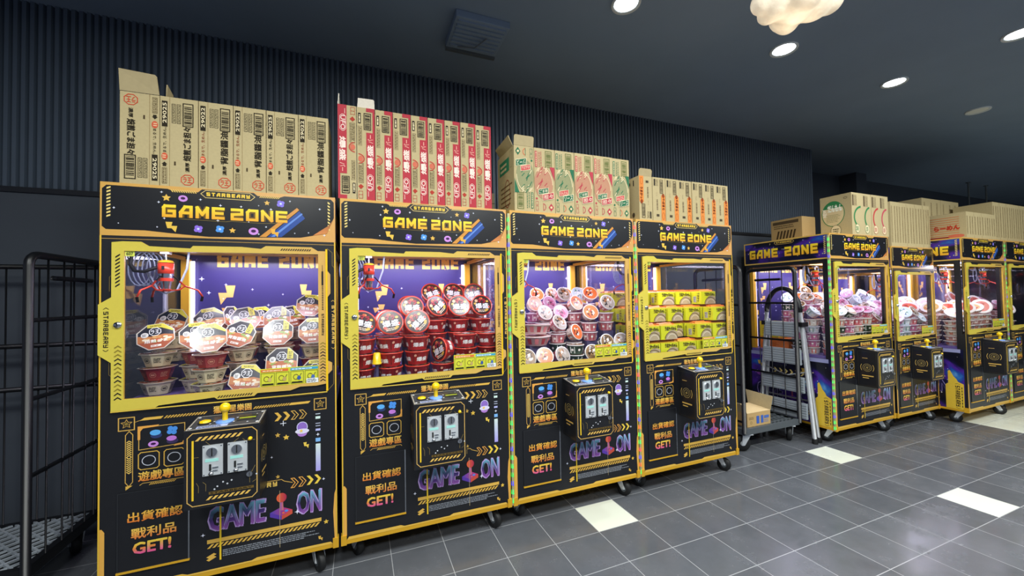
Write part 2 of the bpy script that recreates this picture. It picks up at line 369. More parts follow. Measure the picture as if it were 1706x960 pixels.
# cloud lamp
def cloud_lamp():
    m = bpy.data.materials.new('cloud_shade'); m.use_nodes = True; n = m.node_tree; b = n.nodes['Principled BSDF']
    b.inputs['Base Color'].default_value = (.75, .66, .52, 1); b.inputs['Roughness'].default_value = .8
    ns = n.nodes.new('ShaderNodeTexNoise'); ns.inputs['Scale'].default_value = 5.5; ns.inputs['Detail'].default_value = 4
    t = n.nodes.new('ShaderNodeTexCoord'); n.links.new(t.outputs['Object'], ns.inputs['Vector'])
    r = n.nodes.new('ShaderNodeMapRange'); r.inputs[1].default_value = .3; r.inputs[2].default_value = .7; r.inputs[3].default_value = .1; r.inputs[4].default_value = .42; n.links.new(ns.outputs[0], r.inputs[0])
    b.inputs['Emission Color'].default_value = (1, .84, .62, 1); n.links.new(r.outputs[0], b.inputs['Emission Strength'])
    bp = n.nodes.new('ShaderNodeBump'); bp.inputs['Strength'].default_value = .5; bp.inputs['Distance'].default_value = .03; n.links.new(ns.outputs[0], bp.inputs['Height']); n.links.new(bp.outputs[0], b.inputs['Normal'])
    M['cloud'] = m
    t = thing('cloud_lamp', 'glowing cream cloud-shaped lamp hanging at the top of the view', 'lamp', (3.04, -.90, 2.735)); t.scale = (.56, .56, .56)
    bm = bmesh.new()
    for x, y, z, r in [(0, 0, .12, .2), (-.16, .05, .1, .15), (.16, -.05, .12, .17), (.05, .12, .06, .13), (-.06, -.12, .06, .14), (-.27, .1, .09, .1), (.29, -.1, .12, .12), (.12, .05, .24, .15), (-.1, 0, .22, .14), (-.15, .14, .05, .09), (.1, .14, .03, .1)]:
        bmesh.ops.create_icosphere(bm, subdivisions=3, radius=r, matrix=Matrix.Translation((x, y, z)))
    me = bpy.data.meshes.new('shade'); bm.to_mesh(me); bm.free(); me.materials.append(m)
    o = bpy.data.objects.new('shade', me); C.objects.link(o); o.parent = t
    rm = o.modifiers.new('r', 'REMESH'); rm.mode = 'VOXEL'; rm.voxel_size = .018; rm.use_smooth_shade = True
    s = o.modifiers.new('s', 'SMOOTH'); s.iterations = 4
    g = Geo(); g.tube([(0, 0, .3), (0, 0, .5)], .006, 'white_cable'); g.build('cord', t)
    light('cloud_lamp_glow', 'POINT', (0, 0, -.25), 2.5, (1, .85, .65), .2, parent=t)
cloud_lamp()
# ceiling fixture with folded-down plate
t = thing('ceiling_vent', 'dark square ceiling vent with a pale front edge, left of the lamps', 'vent', (1.74, .3, CEIL))
g = Geo(); g.box(-.17, .18, -.18, .14, -.045, 0, 'ceil'); g.build('housing', t, bevel=.004)
g = Geo(); g.box(-.17, .18, .125, .15, -.06, -.03, 'grey_plastic'); g.build('front_edge', t)
g = Geo()
for i in range(7): g.box(-.15, .16, -.16+i*.04, -.145+i*.04, -.056, -.04, 'ceil')
g.tube([(-.1, .08, -.06), (0, .02, -.085), (.06, -.06, -.06)], .004, 'grey_plastic'); g.build('grille', t)
# far hanging rods
for i, (x, nm) in enumerate(((10.35, 'thin dark hanging rod above the far right cartons, left of two'), (10.95, 'thin dark hanging rod above the far right cartons, right of two'))):
    g = Geo(); g.tube([(0, 0, 0), (0, 0, -1.0)], .012, 'grey_plastic'); g.lathe([(.03, -.01), (.03, 0)], 'grey_plastic'); g.lathe([(.02, -1.02), (.02, -1.0)], 'grey_plastic')
    tag(g.build('hanging_rod', loc=(x, 1.0, CEIL)), nm, 'rod', 'hanging rods')
# ================================================================== claw machines
W, D, ZB, ZT, ZS = .9, .81, .127, 1.8638, 1.637
GOLD, ORG, YEL, BLK = '#cda650', '#cfa05a', '#cfb94c', '#17181c'
CREAM = '#f0d98a'
WF = rampu(0, .9, '#cfbf4a', '#cdb34e', '#cda05a')
def deco(a, sc=1):
    a.star(.222, 1.811, .017, '#e2b64e'); a.star(.604, 1.815, .013, '#dcae52'); a.star(.466, 1.677, .014, '#e0b04c')
    for u, v, r in ((.281, 1.812, .017), (.549, 1.677, .02)):
        a.ell(u, v, r, r*.85, '#c88ad8'); a.ell(u, v+.001, r*.5, r*.35, '#3a1648', 2)
    a.bolt(.24, 1.682, .042, .045, '#e0b84a'); a.bolt(.636, 1.672, .034, .04, '#e0a83e', 4)
    for k, (u, v, c) in enumerate(((.418, 1.681, '#4f93e0'), (.661, 1.815, '#7b6bd6'), (.337, 1.678, '#8a6ad8'))):
        for i in range(4): a.ell(u+.009*math.cos(.6+i*PI/2), v+.009*math.sin(.6+i*PI/2), .009, .009, c, 1, 10)
        a.ell(u, v, .005, .005, '#c8d6ff', 2, 8)
    r = random.Random(5)
    for u, v in ((.205, 1.835), (.195, 1.79), (.345, 1.812), (.42, 1.79), (.5, 1.79), (.3, 1.77), (.57, 1.8), (.7, 1.83), (.62, 1.785), (.215, 1.72), (.41, 1.72), (.53, 1.72), (.6, 1.70), (.19, 1.68), (.57, 1.665), (.045, 1.755), (.06, 1.69), (.72, 1.675), (.78, 1.68), (.85, 1.67), (.83, 1.80)): a.spark(u, v, r.uniform(.0035, .0075))
def header_mesh():
    g = Geo(); g.box(0, W, 0, D, ZS, ZT, 'print', GOLD); a = fart(g)
    a.rect(0, ZS, W, ZT, rampu(0, .9, '#cf9f4e', '#d0aa54', '#cd9a58'), 0)
    a.poly([(.006, 1.835), (.02, 1.851), (.226, 1.851), (.243, 1.844), (.335, 1.844), (.35, 1.859), (.55, 1.859), (.565, 1.846), (.66, 1.846), (.675, 1.853), (.88, 1.853), (.894, 1.838), (.894, 1.76), (.862, 1.68), (.745, 1.655), (.579, 1.649), (.375, 1.644), (.232, 1.655), (.15, 1.663), (.019, 1.663), (.006, 1.676)], BLK, 1)
    a.base += .0005
    a.vstripes(.021, 1.714, .034, 1.848, 9, '#e2c878', sl=.006); a.vstripes(.866, 1.7, .876, 1.848, 9, '#e2c878', sl=-.006)
    a.stripes(.243, 1.838, .335, 1.850, 11, '#d9b860', slant=-.008); a.stripes(.572, 1.838, .655, 1.848, 11, '#d9b860', slant=.008)
    a.line([(.346, 1.839), (.364, 1.855), (.535, 1.855), (.555, 1.839), (.538, 1.822), (.364, 1.822)], .0025, '#d9bf78', 1, True)
    a.scifi('STARBEARY', .367, 1.83, .535, 1.847, .0045, '#e8c23c', 2)
    # diagonal colour bars at the lower right
    a.poly([(.573, 1.652), (.6, 1.652), (.74, 1.79), (.73, 1.80)], '#c98a3a', 1); a.poly([(.605, 1.652), (.665, 1.655), (.765, 1.75), (.74, 1.785)], '#26478f', 1); a.poly([(.62, 1.654), (.635, 1.654), (.755, 1.77), (.75, 1.775)], '#5f86cf', 2)
    a.poly([(.80, 1.668), (.862, 1.68), (.89, 1.75), (.87, 1.72)], ramp(1.66, 1.75, '#d98a4a', '#7a4a2a'), 2)
    for L, c, dw in ((2, '#6a4d12', .007), (3, ramp(1.725, 1.782, '#e8a22c', '#f2d832'), 0)):
        a.scifi('GAME', .207, 1.725, .437, 1.781, .0125+dw, c, L, .2); a.scifi('ZONE', .459, 1.724, .69, 1.78, .0125+dw, c, L, .2)
    a.line([(.27, 1.72), (.44, 1.716), (.46, 1.72), (.58, 1.716), (.69, 1.722)], .0015, '#8a7434', 1)
    deco(a)
    # left and right sides
    for O, U in (((0, D, 0), (0, -1, 0)), ((W, 0, 0), (0, 1, 0))):
        b = Art(g, O, U, (0, 0, 1)); b.tf = lambda u, v: (u*D/.9, v)
        b.frame(.006, ZS+.006, .894, ZT-.006, .012, GOLD, 2)
        for L, c, dw in ((3, '#6a4d12', .01), (4, ramp(1.69, 1.79, '#e8a22c', '#f2d832'), 0)): b.scifi('GAME ZONE', .07, 1.695, .80, 1.785, .021+dw, c, L, .2)
        b.vstripes(.85, 1.68, .868, 1.845, 10, '#e2c878', 2, sl=.006)
        b.line([(.36, 1.835), (.38, 1.85), (.55, 1.85), (.57, 1.835), (.55, 1.818), (.38, 1.818)], .003, '#c8a860', 2, True); b.scifi('STARBEARY', .385, 1.828, .545, 1.842, .004, '#e0b84a', 3)
        r = random.Random(9)
        for i in range(26): b.spark(r.uniform(.05, .84), r.uniform(1.665, 1.845), r.uniform(.004, .009), r.choice(['#f0e0a0', '#cfe0ff', '#e8c25a']), 2)
    n = Geo()
    n.box(-.001, 0, .012, D-.012, ZS+.012, ZT-.012, 'nebula'); n.box(W, W+.001, .012, D-.012, ZS+.012, ZT-.012, 'nebula')
    for i in range(len(n.f)): pass
    g.add(n.v, n.f, 'nebula'); return g
def front_mesh():
    g = Geo(); g.box(.0, W, .0, .02, ZB+.02, .9, 'black'); a = fart(g)
    G1, G2 = '#d9ad4c', '#c9a050'
    # top rows
    for u in (.09, .827):
        a.frame(u-.026, .811, u+.026, .864, .004, G2); a.star(u, .838, .021, G2); a.star(u, .838, .016, BLK, 2); a.star(u, .838, .009, '#8a7436', 3)
    a.line([(.118, .842), (.15, .852)], .002, G2); a.poly([(.134, .846), (.15, .857), (.215, .857), (.205, .846)], G1)
    a.stripes(.215, .846, .365, .857, 14, G1); a.stripes(.545, .846, .69, .857, 14, G1); a.poly([(.69, .846), (.70, .857), (.785, .857), (.775, .846)], G1)
    a.text('獵淘星樂園', .393, .843, .54, .877, ramp(.84, .88, '#d9893c', '#eed06a'), 2, .02); a.rect(.43, .834, .51, .838, G2)
    a.line([(.06, .893), (.3, .893), (.84, .886)], .0015, '#6a5a30')
    # pill gauges
    a.line([(.087, .79), (.099, .806), (.111, .79), (.111, .592), (.099, .574), (.087, .592)], .003, G2, 1, True)
    for i in range(16): a.chev_v(.099, .632+i*.0087, .014, .006, .0035, '#e0bd62', 2, 1 if i > 7 else -1)
    a.poly([(.088, .577), (.111, .577), (.088, .56)], G1)
    # icon frame
    a.line([(.131, .724), (.131, .815), (.289, .818), (.289, .73), (.131, .722)], .003, G2); a.poly([(.127, .822), (.2, .822), (.195, .815), (.145, .812), (.136, .8), (.136, .765), (.127, .765)], '#e0a04a', 2); a.poly([(.293, .726), (.25, .722), (.255, .73), (.28, .734), (.286, .745), (.286, .765), (.293, .765)], '#e0a04a', 2)
    a.ell(.19, .776, .02, .012, '#2d3a6a', 2); a.ell(.187, .789, .019, .012, '#5aa8e8', 3)
    for i in range(4): a.ell(.245+.011*math.cos(.6+i*PI/2), .791+.011*math.sin(.6+i*PI/2), .01, .01, '#4a8ee0', 2, 10)
    a.ell(.246, .745, .021, .012, '#3a3058', 2); a.ell(.243, .757, .018, .011, '#c07ad6', 3); a.ell(.18, .741, .018, .013, '#c98adc', 2); a.ell(.18, .742, .009, .005, '#3a1648', 3)
    for u in (.165, .252):
        a.frame(u-.035, .638, u+.035, .71, .0035, G1, ch=.008); a.ring(u, .674, .024, .022, .003, '#c4c8d4', 2)
    a.text('遊戲專區', .129, .588, .29, .63, ramp(.588, .63, '#e07a34', '#f0cf5a'), 2, .025)
    a.line([(.135, .573), (.145, .58), (.285, .58), (.29, .573)], .0025, G2); a.stripes(.165, .569, .255, .577, 12, G1)
    # right decorations
    for i in range(2): a.chev(.632+i*.035, .797, .03, .04, .014, G1, 1)
    for i in range(2): a.chev(.702+i*.035, .797, .03, .04, .014, G2, 1, False)
    a.ell(.748, .715, .03, .012, '#d8d4ec', 2); a.ell(.748, .705, .021, .016, '#a878c8', 1); a.ell(.748, .735, .022, .024, '#8a6ac0', 1); a.ring(.748, .735, .024, .026, .003, '#cfd0ee', 2); a.star(.744, .717, .009, '#e8c04c', 3)
    a.star(.645, .71, .012, '#c9a24c'); a.star(.68, .695, .014, '#e0b84a'); a.bolt(.765, .645, .024, .03, '#e0c050'); a.star(.645, .515, .01, '#c9a24c')
    a.line([(.668, .752), (.668, .774)], .003, '#d8dce8'); a.line([(.657, .763), (.679, .763)], .003, '#d8dce8'); a.spark(.62, .61, .006)
    for v, h, c in ((.788, .004, '#b8c4d0'), (.766, .012, '#cfe6e0'), (.742, .004, '#aab0c8'), (.73, .004, '#aab0c8'), (.708, .01, '#b0b4e8'), (.655, .018, '#7ab0e8')): a.rect(.806, v, .827, v+h, c)
    a.spark(.816, .69, .009); a.rect(.806, .513, .827, .645, ramp(.513, .645, '#a49ae6', '#cfe0dc'))
    a.scifi('RY', .60, .473, .642, .495, .006, '#e0bc5c', 1); a.line([(.6, .5), (.66, .5), (.672, .49), (.705, .478)], .003, G2)
    for i in range(4): a.chev(.7+i*.033, .475, .03, .044, .013, ['#e0a04a', '#e0a04a', '#e8c84a', '#e8c84a'][i], 1, i > 1)
    # GAME ON
    gr = ramp(.315, .428, '#9a5ab0', '#53307e', '#1c2450', '#7cc0dc')
    for t_, u0, u1 in (('GAME', .373, .597), ('ON', .723, .831)):
        a.text(t_, u0-.003, .315, u1+.003, .430, '#b79ad6', 1, .05); a.text(t_, u0+.003, .32, u1-.003, .425, gr, 2, .032)
    a.poly([(.612, .352), (.66, .33), (.705, .35), (.66, .372)], rampu(.61, .705, '#4a4ab8', '#c8385a')); a.poly([(.612, .352), (.66, .33), (.66, .311), (.612, .333)], '#5a3aa8'); a.poly([(.705, .35), (.66, .33), (.66, .311), (.705, .331)], '#c8503c')
    a.poly([(.652, .355), (.668, .355), (.666, .40), (.654, .40)], rampu(.65, .67, '#7a4ab8', '#e07a5a'), 2); a.ell(.66, .415, .021, .022, rampu(.64, .68, '#f0683a', '#a8284a'), 3); a.ell(.68, .35, .008, .005, '#4a8ee0', 2, 10); a.ell(.667, .342, .006, .004, '#e86a4a', 2, 10)
    a.rect(.37, .268, .829, .285, G1); a.stripes(.37, .247, .815, .264, 24, '#e0b44c'); a.scribble(.428, .2, .83, .232, 4, '#8a8f98', seed=4)
    a.poly([(.367, .21), (.395, .224), (.405, .217), (.377, .203)], G1); a.poly([(.367, .198), (.395, .212), (.405, .205), (.377, .191)], G1); a.spark(.355, .31, .009); a.star(.85, .26, .012, '#e0b84a'); a.bolt(.825, .185, .02, .024, '#d9ad4c'); a.spark(.725, .335, .012); a.spark(.84, .47, .008)
    a.rect(.4165, .189, .4235, .428, '#e8c22a', 4); a.rect(.652, .185, .6535, .45, '#c9b486', 4)
    # corner brackets and bottom bar
    a.poly([(.0, .415), (.012, .415), (.021, .4), (.021, .17), (.0, .15)], '#e0a84c', 1); a.poly([(W, .43), (.888, .39), (.882, .3), (.888, .17), (W, .15)], '#e0a84c', 1)
    a.poly([(.02, .147), (.88, .147), (.87, .158), (.56, .162), (.54, .154), (.3, .154), (.28, .162), (.03, .162)], '#e0b44a', 1)
    for u in (.003, W-.003): a.rect(u-.003, .147, u+.003, .9, '#d9b03a', 3)
    return g
def door_mesh():
    g = Geo(); g.box(.062, .305, -.004, .0, .225, .552, 'black'); a = fart(g, y=-.004); a.frame(.064, .228, .303, .55, .003, '#2a2c30', 1)
    k = ramp(.42, .47, '#e06a2c', '#f0c850')
    a.text('出貨確認', .096, .423, .284, .466, k, 2, .025); a.text('戰利品', .108, .352, .262, .398, ramp(.35, .4, '#e0703a', '#f0cc5a'), 2, .025)
    a.text('GET!', .113, .288, .245, .338, ramp(.288, .338, '#e04f9a', '#e8883a', '#f0d84c'), 2, .045)
    g.box(.06, .308, -.008, 0, .218, .226, 'gold'); g.box(.303, .308, -.006, 0, .226, .552, 'chrome'); return g
def window_frame_mesh():
    outer = [(.0, 1.345), (.042, 1.375), (.042, 1.607), (.078, 1.612), (.139, 1.612), (.165, 1.594), (.311, 1.588), (.32, 1.600), (.503, 1.601), (.58, 1.594), (.6, 1.608), (.793, 1.608), (.821, 1.59), (.858, 1.59),
             (.858, 1.50), (.876, 1.475), (.876, 1.38), (.858, 1.355), (.858, 1.05), (.882, 1.035), (.882, 1.0), (.858, .975), (.858, .936), (.811, .930), (.742, .932), (.70, .918), (.565, .920), (.552, .908), (.411, .908), (.399, .918), (.2, .905), (.19, .898), (.042, .898), (.042, 1.10), (.0, 1.135)]
    inner = [(.083, .944), (.822, .944), (.822, 1.574), (.083, 1.571)]
    g = Geo()
    for y0, L in ((-.010, 1),):
        # front face as two halves round the hole
        i0 = outer.index((.042, 1.10)); top = outer[:]; 
        left = [(.083, .944), (.083, 1.571)]
        A_ = outer[1:14] + [(.858, 1.574), (.822, 1.574), (.083, 1.571), (.042, 1.571)]
        B_ = [(.858, 1.574)] + outer[14:23] + [(.858, .944), (.822, .944), (.822, 1.574)]
        C_ = [(.858, .944)] + [(.858, .936)] + outer[23:33] + [(.042, .944), (.083, .944), (.822, .944)]
        D_ = [(.042, .944), (.042, 1.10), (.0, 1.135), (.0, 1.345), (.042, 1.375), (.042, 1.571), (.083, 1.571), (.083, .944)]
        for pl in (A_, B_, C_, D_):
            it = [WF(u, v) for u, v in pl]; q = iter(it)
            g.add([(u, y0, v) for u, v in pl], [tuple(range(len(pl)))], 'print', lambda p, q=q: next(q))
        for loop in (outer, inner):
            n = len(loop); vs = [(u, y0, v) for u, v in loop] + [(u, .0, v) for u, v in loop]
            g.add(vs, [(i, (i+1) % n, n+(i+1) % n, n+i) for i in range(n)], 'print', '#c8a038')
    a = fart(g, y=-.010)
    a.vstripes(.055, 1.416, .07, 1.556, 9, BLK, sl=.012, duty=.4); a.stripes(.66, 1.588, .79, 1.598, 13, BLK, slant=.007, duty=.5); a.stripes(.41, .914, .545, .924, 13, BLK, slant=.008, duty=.5)
    for i in range(13):
        c = BLK if i in (0, 1, 4, 5, 8, 9) else '#8a7a2a'
        a.chev_v(.065, .95+i*.018, .02, .008, .004, c); a.chev_v(.841, .955+i*.015, .02, .007, .004, c)
    a.scifi('STARBEARY', .018, 1.165, .034, 1.315, .003, BLK, 1, .35, -90); a.line([(.018, 1.325), (.026, 1.331), (.034, 1.325)], .002, BLK); a.line([(.018, 1.155), (.026, 1.149), (.034, 1.155)], .002, BLK)
    a.scifi('STARBEARY', .836, 1.175, .847, 1.28, .0022, BLK, 1, .35, -90); a.line([(.841, 1.52), (.841, 1.49)], .002, BLK); a.rect(.837, 1.42, .845, 1.49, BLK)
    for i in range(14): a.rect(.838, 1.30+i*.0085, .845, 1.304+i*.0085, BLK)
    a.rect(.855, .90, .864, 1.60, '#e8bc1c', 3); a.rect(.042, .893, .86, .898, '#d9b848', 2)
    return g
def face_trim_mesh():
    g = Geo(); g.box(.0, .083, .0, .006, .9, ZS, 'black'); g.box(.822, W, .0, .006, .9, ZS, 'black'); g.box(.083, .822, 0, .006, .9, .944, 'black'); g.box(.083, .822, 0, .006, 1.572, ZS, 'black')
    a = fart(g)
    for u in (.003, W-.003): a.rect(u-.003, .9, u+.003, ZS, '#d9b03a', 3)
    a.rect(.0, 1.622, W, 1.6245, '#b08c4a'); a.scifi('STARBEARY', .881, 1.13, .893, 1.32, .003, '#d9b060', 1, .35, -90); a.line([(.88, 1.34), (.887, 1.346), (.893, 1.34)], .002, '#d9b060'); a.line([(.88, 1.11), (.887, 1.104), (.893, 1.11)], .002, '#d9b060')
    a.line([(.862, 1.605), (.885, 1.585), (.885, 1.52), (.893, 1.51)], .002, '#8a743c'); a.line([(.032, 1.40), (.032, 1.46), (.04, 1.47)], .0015, '#8a743c'); a.line([(.032, 1.10), (.032, 1.05), (.04, 1.04)], .0015, '#8a743c'); a.line([(.862, .90), (.888, .93), (.888, 1.02)], .002, '#8a743c')
    return g
def coin_box_mesh():
    g = Geo(); x0, x1, y0, z0, z1, zb = .335, .602, -.15, .495, .817, .836
    v = [(x0, y0, z0), (x1, y0, z0), (x1, 0, z0), (x0, 0, z0), (x0, y0, z1), (x1, y0, z1), (x1, 0, zb), (x0, 0, zb)]
    g.add(v, [(0, 1, 5, 4), (0, 4, 7, 3), (1, 2, 6, 5), (3, 2, 1, 0), (2, 3, 7, 6)], 'black'); g.add(v, [(4, 5, 6, 7)], 'print', '#383a40')
    G1 = '#c9a050'; a = fart(g, y=y0)
    a.frame(x0+.012, z0+.012, x1-.01, z1-.012, .0035, '#d0a85c', 1, .018); a.rect(.362, .53, .369, .775, '#e8c22a', 2)
    a.stripes(.372, .772, .535, .788, 8, '#e2b85a'); a.stripes(.41, .524, .565, .538, 8, '#e2b85a'); a.rect(.42, .545, .58, .556, '#6a5426'); a.text('STARBEARY', .425, .547, .575, .554, '#1a1608', 2, .02)
    for pts in ([(.378, .60), (.385, .585), (.385, .56)], [(.40, .60), (.41, .59), (.41, .562)], [(.585, .64), (.565, .6), (.565, .57)], [(.575, .57), (.59, .58), (.59, .60)], [(.385, .705), (.37, .705)], [(.54, .76), (.55, .75), (.585, .75)], [(.41, .765), (.43, .745)], [(.525, .765), (.5, .745)]): a.line(pts, .0015, '#8a7848')
    for u, v_ in ((.45, .575), (.47, .59), (.485, .58), (.5, .592), (.44, .565), (.59, .602)): a.ell(u, v_, .0035, .0035, '#c8ccd4', 2, 8)
    for O, U in (((x0, 0, 0), (0, -1, 0)), ((x1, y0, 0), (0, 1, 0))):
        b = Art(g, O, U, (0, 0, 1)); b.ring(.075, .665, .034, .034, .003, '#a5905a'); b.ring(.075, .665, .022, .022, .003, '#a5905a'); b.ell(.075, .665, .009, .009, '#8a7848')
        b.ring(.075, .665, .05, .05, .004, '#c9a85c', a0=-.6, a1=.6); b.ring(.075, .665, .05, .05, .004, '#c9a85c', a0=PI-.6, a1=PI+.6)
        b.rect(.035, .588, .12, .597, '#d9b05a'); b.rect(.04, .57, .085, .577, '#d9b05a'); b.rect(.04, .745, .08, .75, '#b8975a'); b.frame(.008, z0+.01, .142, z1-.01, .0015, '#4a4436')
    # control deck
    dv = Vector((0, .15, .019)); b = Art(g, (0, y0, z1), (1, 0, 0), (0, dv.y/.15, dv.z/.15))
    b.frame(x0+.006, .006, x1-.006, .144, .004, '#b8b0a0'); b.rect(.37, .012, .48, .035, '#a8b4d8', 1); b.scribble(.375, .014, .475, .032, 2, '#2a3048', 2)
    for u in (.35, .588):
        for v_ in (.02, .13): b.ell(u, v_, .006, .006, '#e0e2e6', 2, 10)
    for u, v_ in ((.41, .05), (.42, .07), (.495, .05), (.5, .09), (.55, .03), (.57, .11), (.38, .1)): b.ell(u, v_, .004, .004, '#cfd2d8', 2, 8)
    b.rect(.505, .055, .575, .11, '#2a2e26', 2); return g
def coin_slot_mesh(x):
    g = Geo(); y = -.156; g.box(x-.035, x+.035, y, -.15, .625, .75, 'steel')
    g.lathe([(.019, y-.006), (.019, y)], 'chrome', n=20, org=(x-.002, 0, .722), axis='y'); g.box(x-.0035, x+.0005, y-.0072, y-.005, .706, .738, 'rubber')
    g.box(x-.026, x+.02, y-.001, y, .682, .694, 'print', '#9fdcd4'); g.box(x-.012, x-.005, y-.002, y, .645, .672, 'rubber'); g.box(x+.0, x+.02, y-.004, y, .655, .66, 'chrome'); g.box(x-.0, x+.018, y-.004, y, .643, .647, 'chrome')
    g.lathe([(.0, y-.01), (.008, y-.008), (.009, y)], 'chrome', n=10, org=(x-.005, 0, .634), axis='y')
    for sx in (-.03, .03):
        for z in (.63, .745): g.lathe([(.003, y-.0015), (.003, y)], 'chrome', n=8, org=(x+sx, 0, z), axis='y')
    return g
def caster(parent, x, y, rot):
    g = Geo(); g.box(-.03, .03, -.03, .03, .118, .127, 'steel'); g.lathe([(.022, .105), (.026, .118)], 'steel')
    for s in (-1, 1): g.add([(s*.021, -.02, .11), (s*.021, .028, .11), (s*.021, .052, .05), (s*.021, .03, .04), (s*.024, -.02, .11), (s*.024, .028, .11), (s*.024, .052, .05), (s*.024, .03, .04)], [(0, 1, 2, 3), (4, 5, 6, 7), (0, 3, 7, 4), (1, 2, 6, 5), (2, 3, 7, 6), (0, 1, 5, 4)], 'steel')
    g.lathe([(.006, -.026), (.006, .026)], 'chrome', n=10, org=(0, .035, .048), axis='x')
    if rot > 3: g.add([(-.02, -.03, .1), (.02, -.03, .1), (.02, -.065, .085), (-.02, -.065, .085), (-.02, -.03, .094), (.02, -.03, .094), (.02, -.065, .079), (-.02, -.065, .079)], [(0, 1, 2, 3), (4, 5, 6, 7), (2, 3, 7, 6)], 'steel')
    o = g.build('caster', parent, (x, y, 0), (0, 0, rot))
    q = Geo(); q.lathe([(.02, -.016), (.046, -.014), (.048, -.008), (.048, .008), (.046, .014), (.02, .016)], 'rubber', n=22, org=(0, .035, .048), axis='x'); q.lathe([(.02, -.0165), (.02, .0165)], 'grey_plastic', n=12, org=(0, .035, .048), axis='x')
    q.build('wheel', o)
def backdrop_mesh(tz):
    g = Geo(); y = D-.03; g.box(.04, .86, y, D-.012, tz, ZS, 'print', '#463f7c'); a = fart(g, y=y)
    a.rect(.04, tz, .86, ZS, ramp(tz, ZS, '#37346a', '#463f7c', '#3a3066'), 0)
    for L, c, dw in ((1, '#e8b860', .02), (2, '#4a3560', .011), (3, ramp(1.56, 1.67, '#f0d060', '#f4b44c'), 0)): a.scifi('GAME ZONE', .19, 1.565, .80, 1.665, .022+dw, c, L, .2)
    a.bolt(.24, 1.39, .09, .12, '#e8b86a', 1, -1); a.bolt(.22, 1.28, .08, .06, '#e8b86a', 1, -1); a.bolt(.68, 1.4, .07, .11, '#e8b86a', 1); a.bolt(.73, 1.33, .05, .08, '#e8b86a', 1)
    a.bolt(.13, 1.12, .06, .08, '#e8b86a', 1, -1)
    r = random.Random(11)
    for i in range(34): a.spark(r.uniform(.08, .82), r.uniform(tz+.1, 1.5), r.uniform(.005, .016), '#dfe2ff', 1)
    for x0, x1, s in ((.04, .075, 1), (.825, .86, -1)): a.poly([(x0, tz), (x1, tz), (x1, 1.22), ((x0 if s < 0 else x1), 1.22), (x1, 1.6), (x0, 1.6)], '#e0a24e', 4)
    return g
def side_mesh(side, tz):
    """lower side wall with its print; side -1 left, +1 right"""
    x0, x1 = (0, .02) if side < 0 else (W-.02, W); g = Geo(); top = tz-.025
    g.box(x0, x1, .02, D, ZB+.02, top, 'nebula'); g.box(x0, x1, .02, .06, top, ZS, 'black'); g.box(x0, x1, D-.04, D, top, ZS, 'black'); g.box(x0, x1, .06, D-.04, ZS-.03, ZS, 'black')
    a = Art(g, (0, D, 0), (0, -1, 0), (0, 0, 1)) if side < 0 else Art(g, (W, 0, 0), (0, 1, 0), (0, 0, 1))
    a.rect(.0, top-.035, .77, top, '#8d8fb8', 1)
    gr = ramp(.3, .43, '#8a50a8', '#3a2c70', '#2a3c80', '#8cb8dc')
    for t_, u0, u1 in (('GAME', .1, .36), ('ON', .53, .68)):
        a.text(t_, u0-.004, .30, u1+.004, .435, '#9a8ac8', 1, .05); a.text(t_, u0+.003, .305, u1-.003, .43, '#221d44', 2, .03)
    a.poly([(.40, .34), (.45, .31), (.50, .34), (.45, .37)], '#5a3a9a', 1); a.rect(.443, .35, .457, .41, '#a8506a', 2); a.ell(.45, .42, .024, .024, '#c84a3a', 3)
    for i in range(6): a.chev(.28+i*.05, .58, .035, .045, .016, '#d8c070', 1)
    a.scifi('GAME', .22, .50, .40, .535, .008, '#d8b04c', 1); a.rect(.42, .505, .5, .515, '#d8b04c'); a.rect(.42, .525, .5, .535, '#d8b04c')
    a.bolt(.14, .62, .05, .06, '#d8b04c'); a.bolt(.57, .60, .06, .07, '#d8b04c'); a.ell(.57, .49, .045, .022, '#4a90c8', 1); a.ell(.15, .52, .05, .025, '#7a3f9a', 1); a.ell(.57, .50, .02, .02, '#79b4dc', 2)
    a.rect(.05, .24, .6, .25, '#c09a4a'); a.stripes(.42, .215, .6, .235, 9, '#d8b04c')
    r = random.Random(3+side)
    for i in range(50): a.spark(r.uniform(.02, .78), r.uniform(.16, top-.05), r.uniform(.003, .009), r.choice(['#ffffff', '#cfe0ff', '#f0e0a0']), 1)
    # big yellow front corner bracket with lettering
    a.poly([(.655, .147), (.785, .147), (.785, .40), (.745, .42), (.735, .445), (.715, .47), (.69, .53), (.675, .52), (.675, .40), (.655, .38)], '#dcb93c', 3)
    a.scifi('STARBEARY', .725, .175, .757, .38, .006, BLK, 4, .3, -90); a.line([(.725, .395), (.741, .402), (.757, .395)], .003, BLK, 4); a.line([(.725, .163), (.741, .156), (.757, .163)], .003, BLK, 4)
    for i in range(7): a.rect(.768, .17+i*.03, .774, .19+i*.03, BLK, 4)
    return g
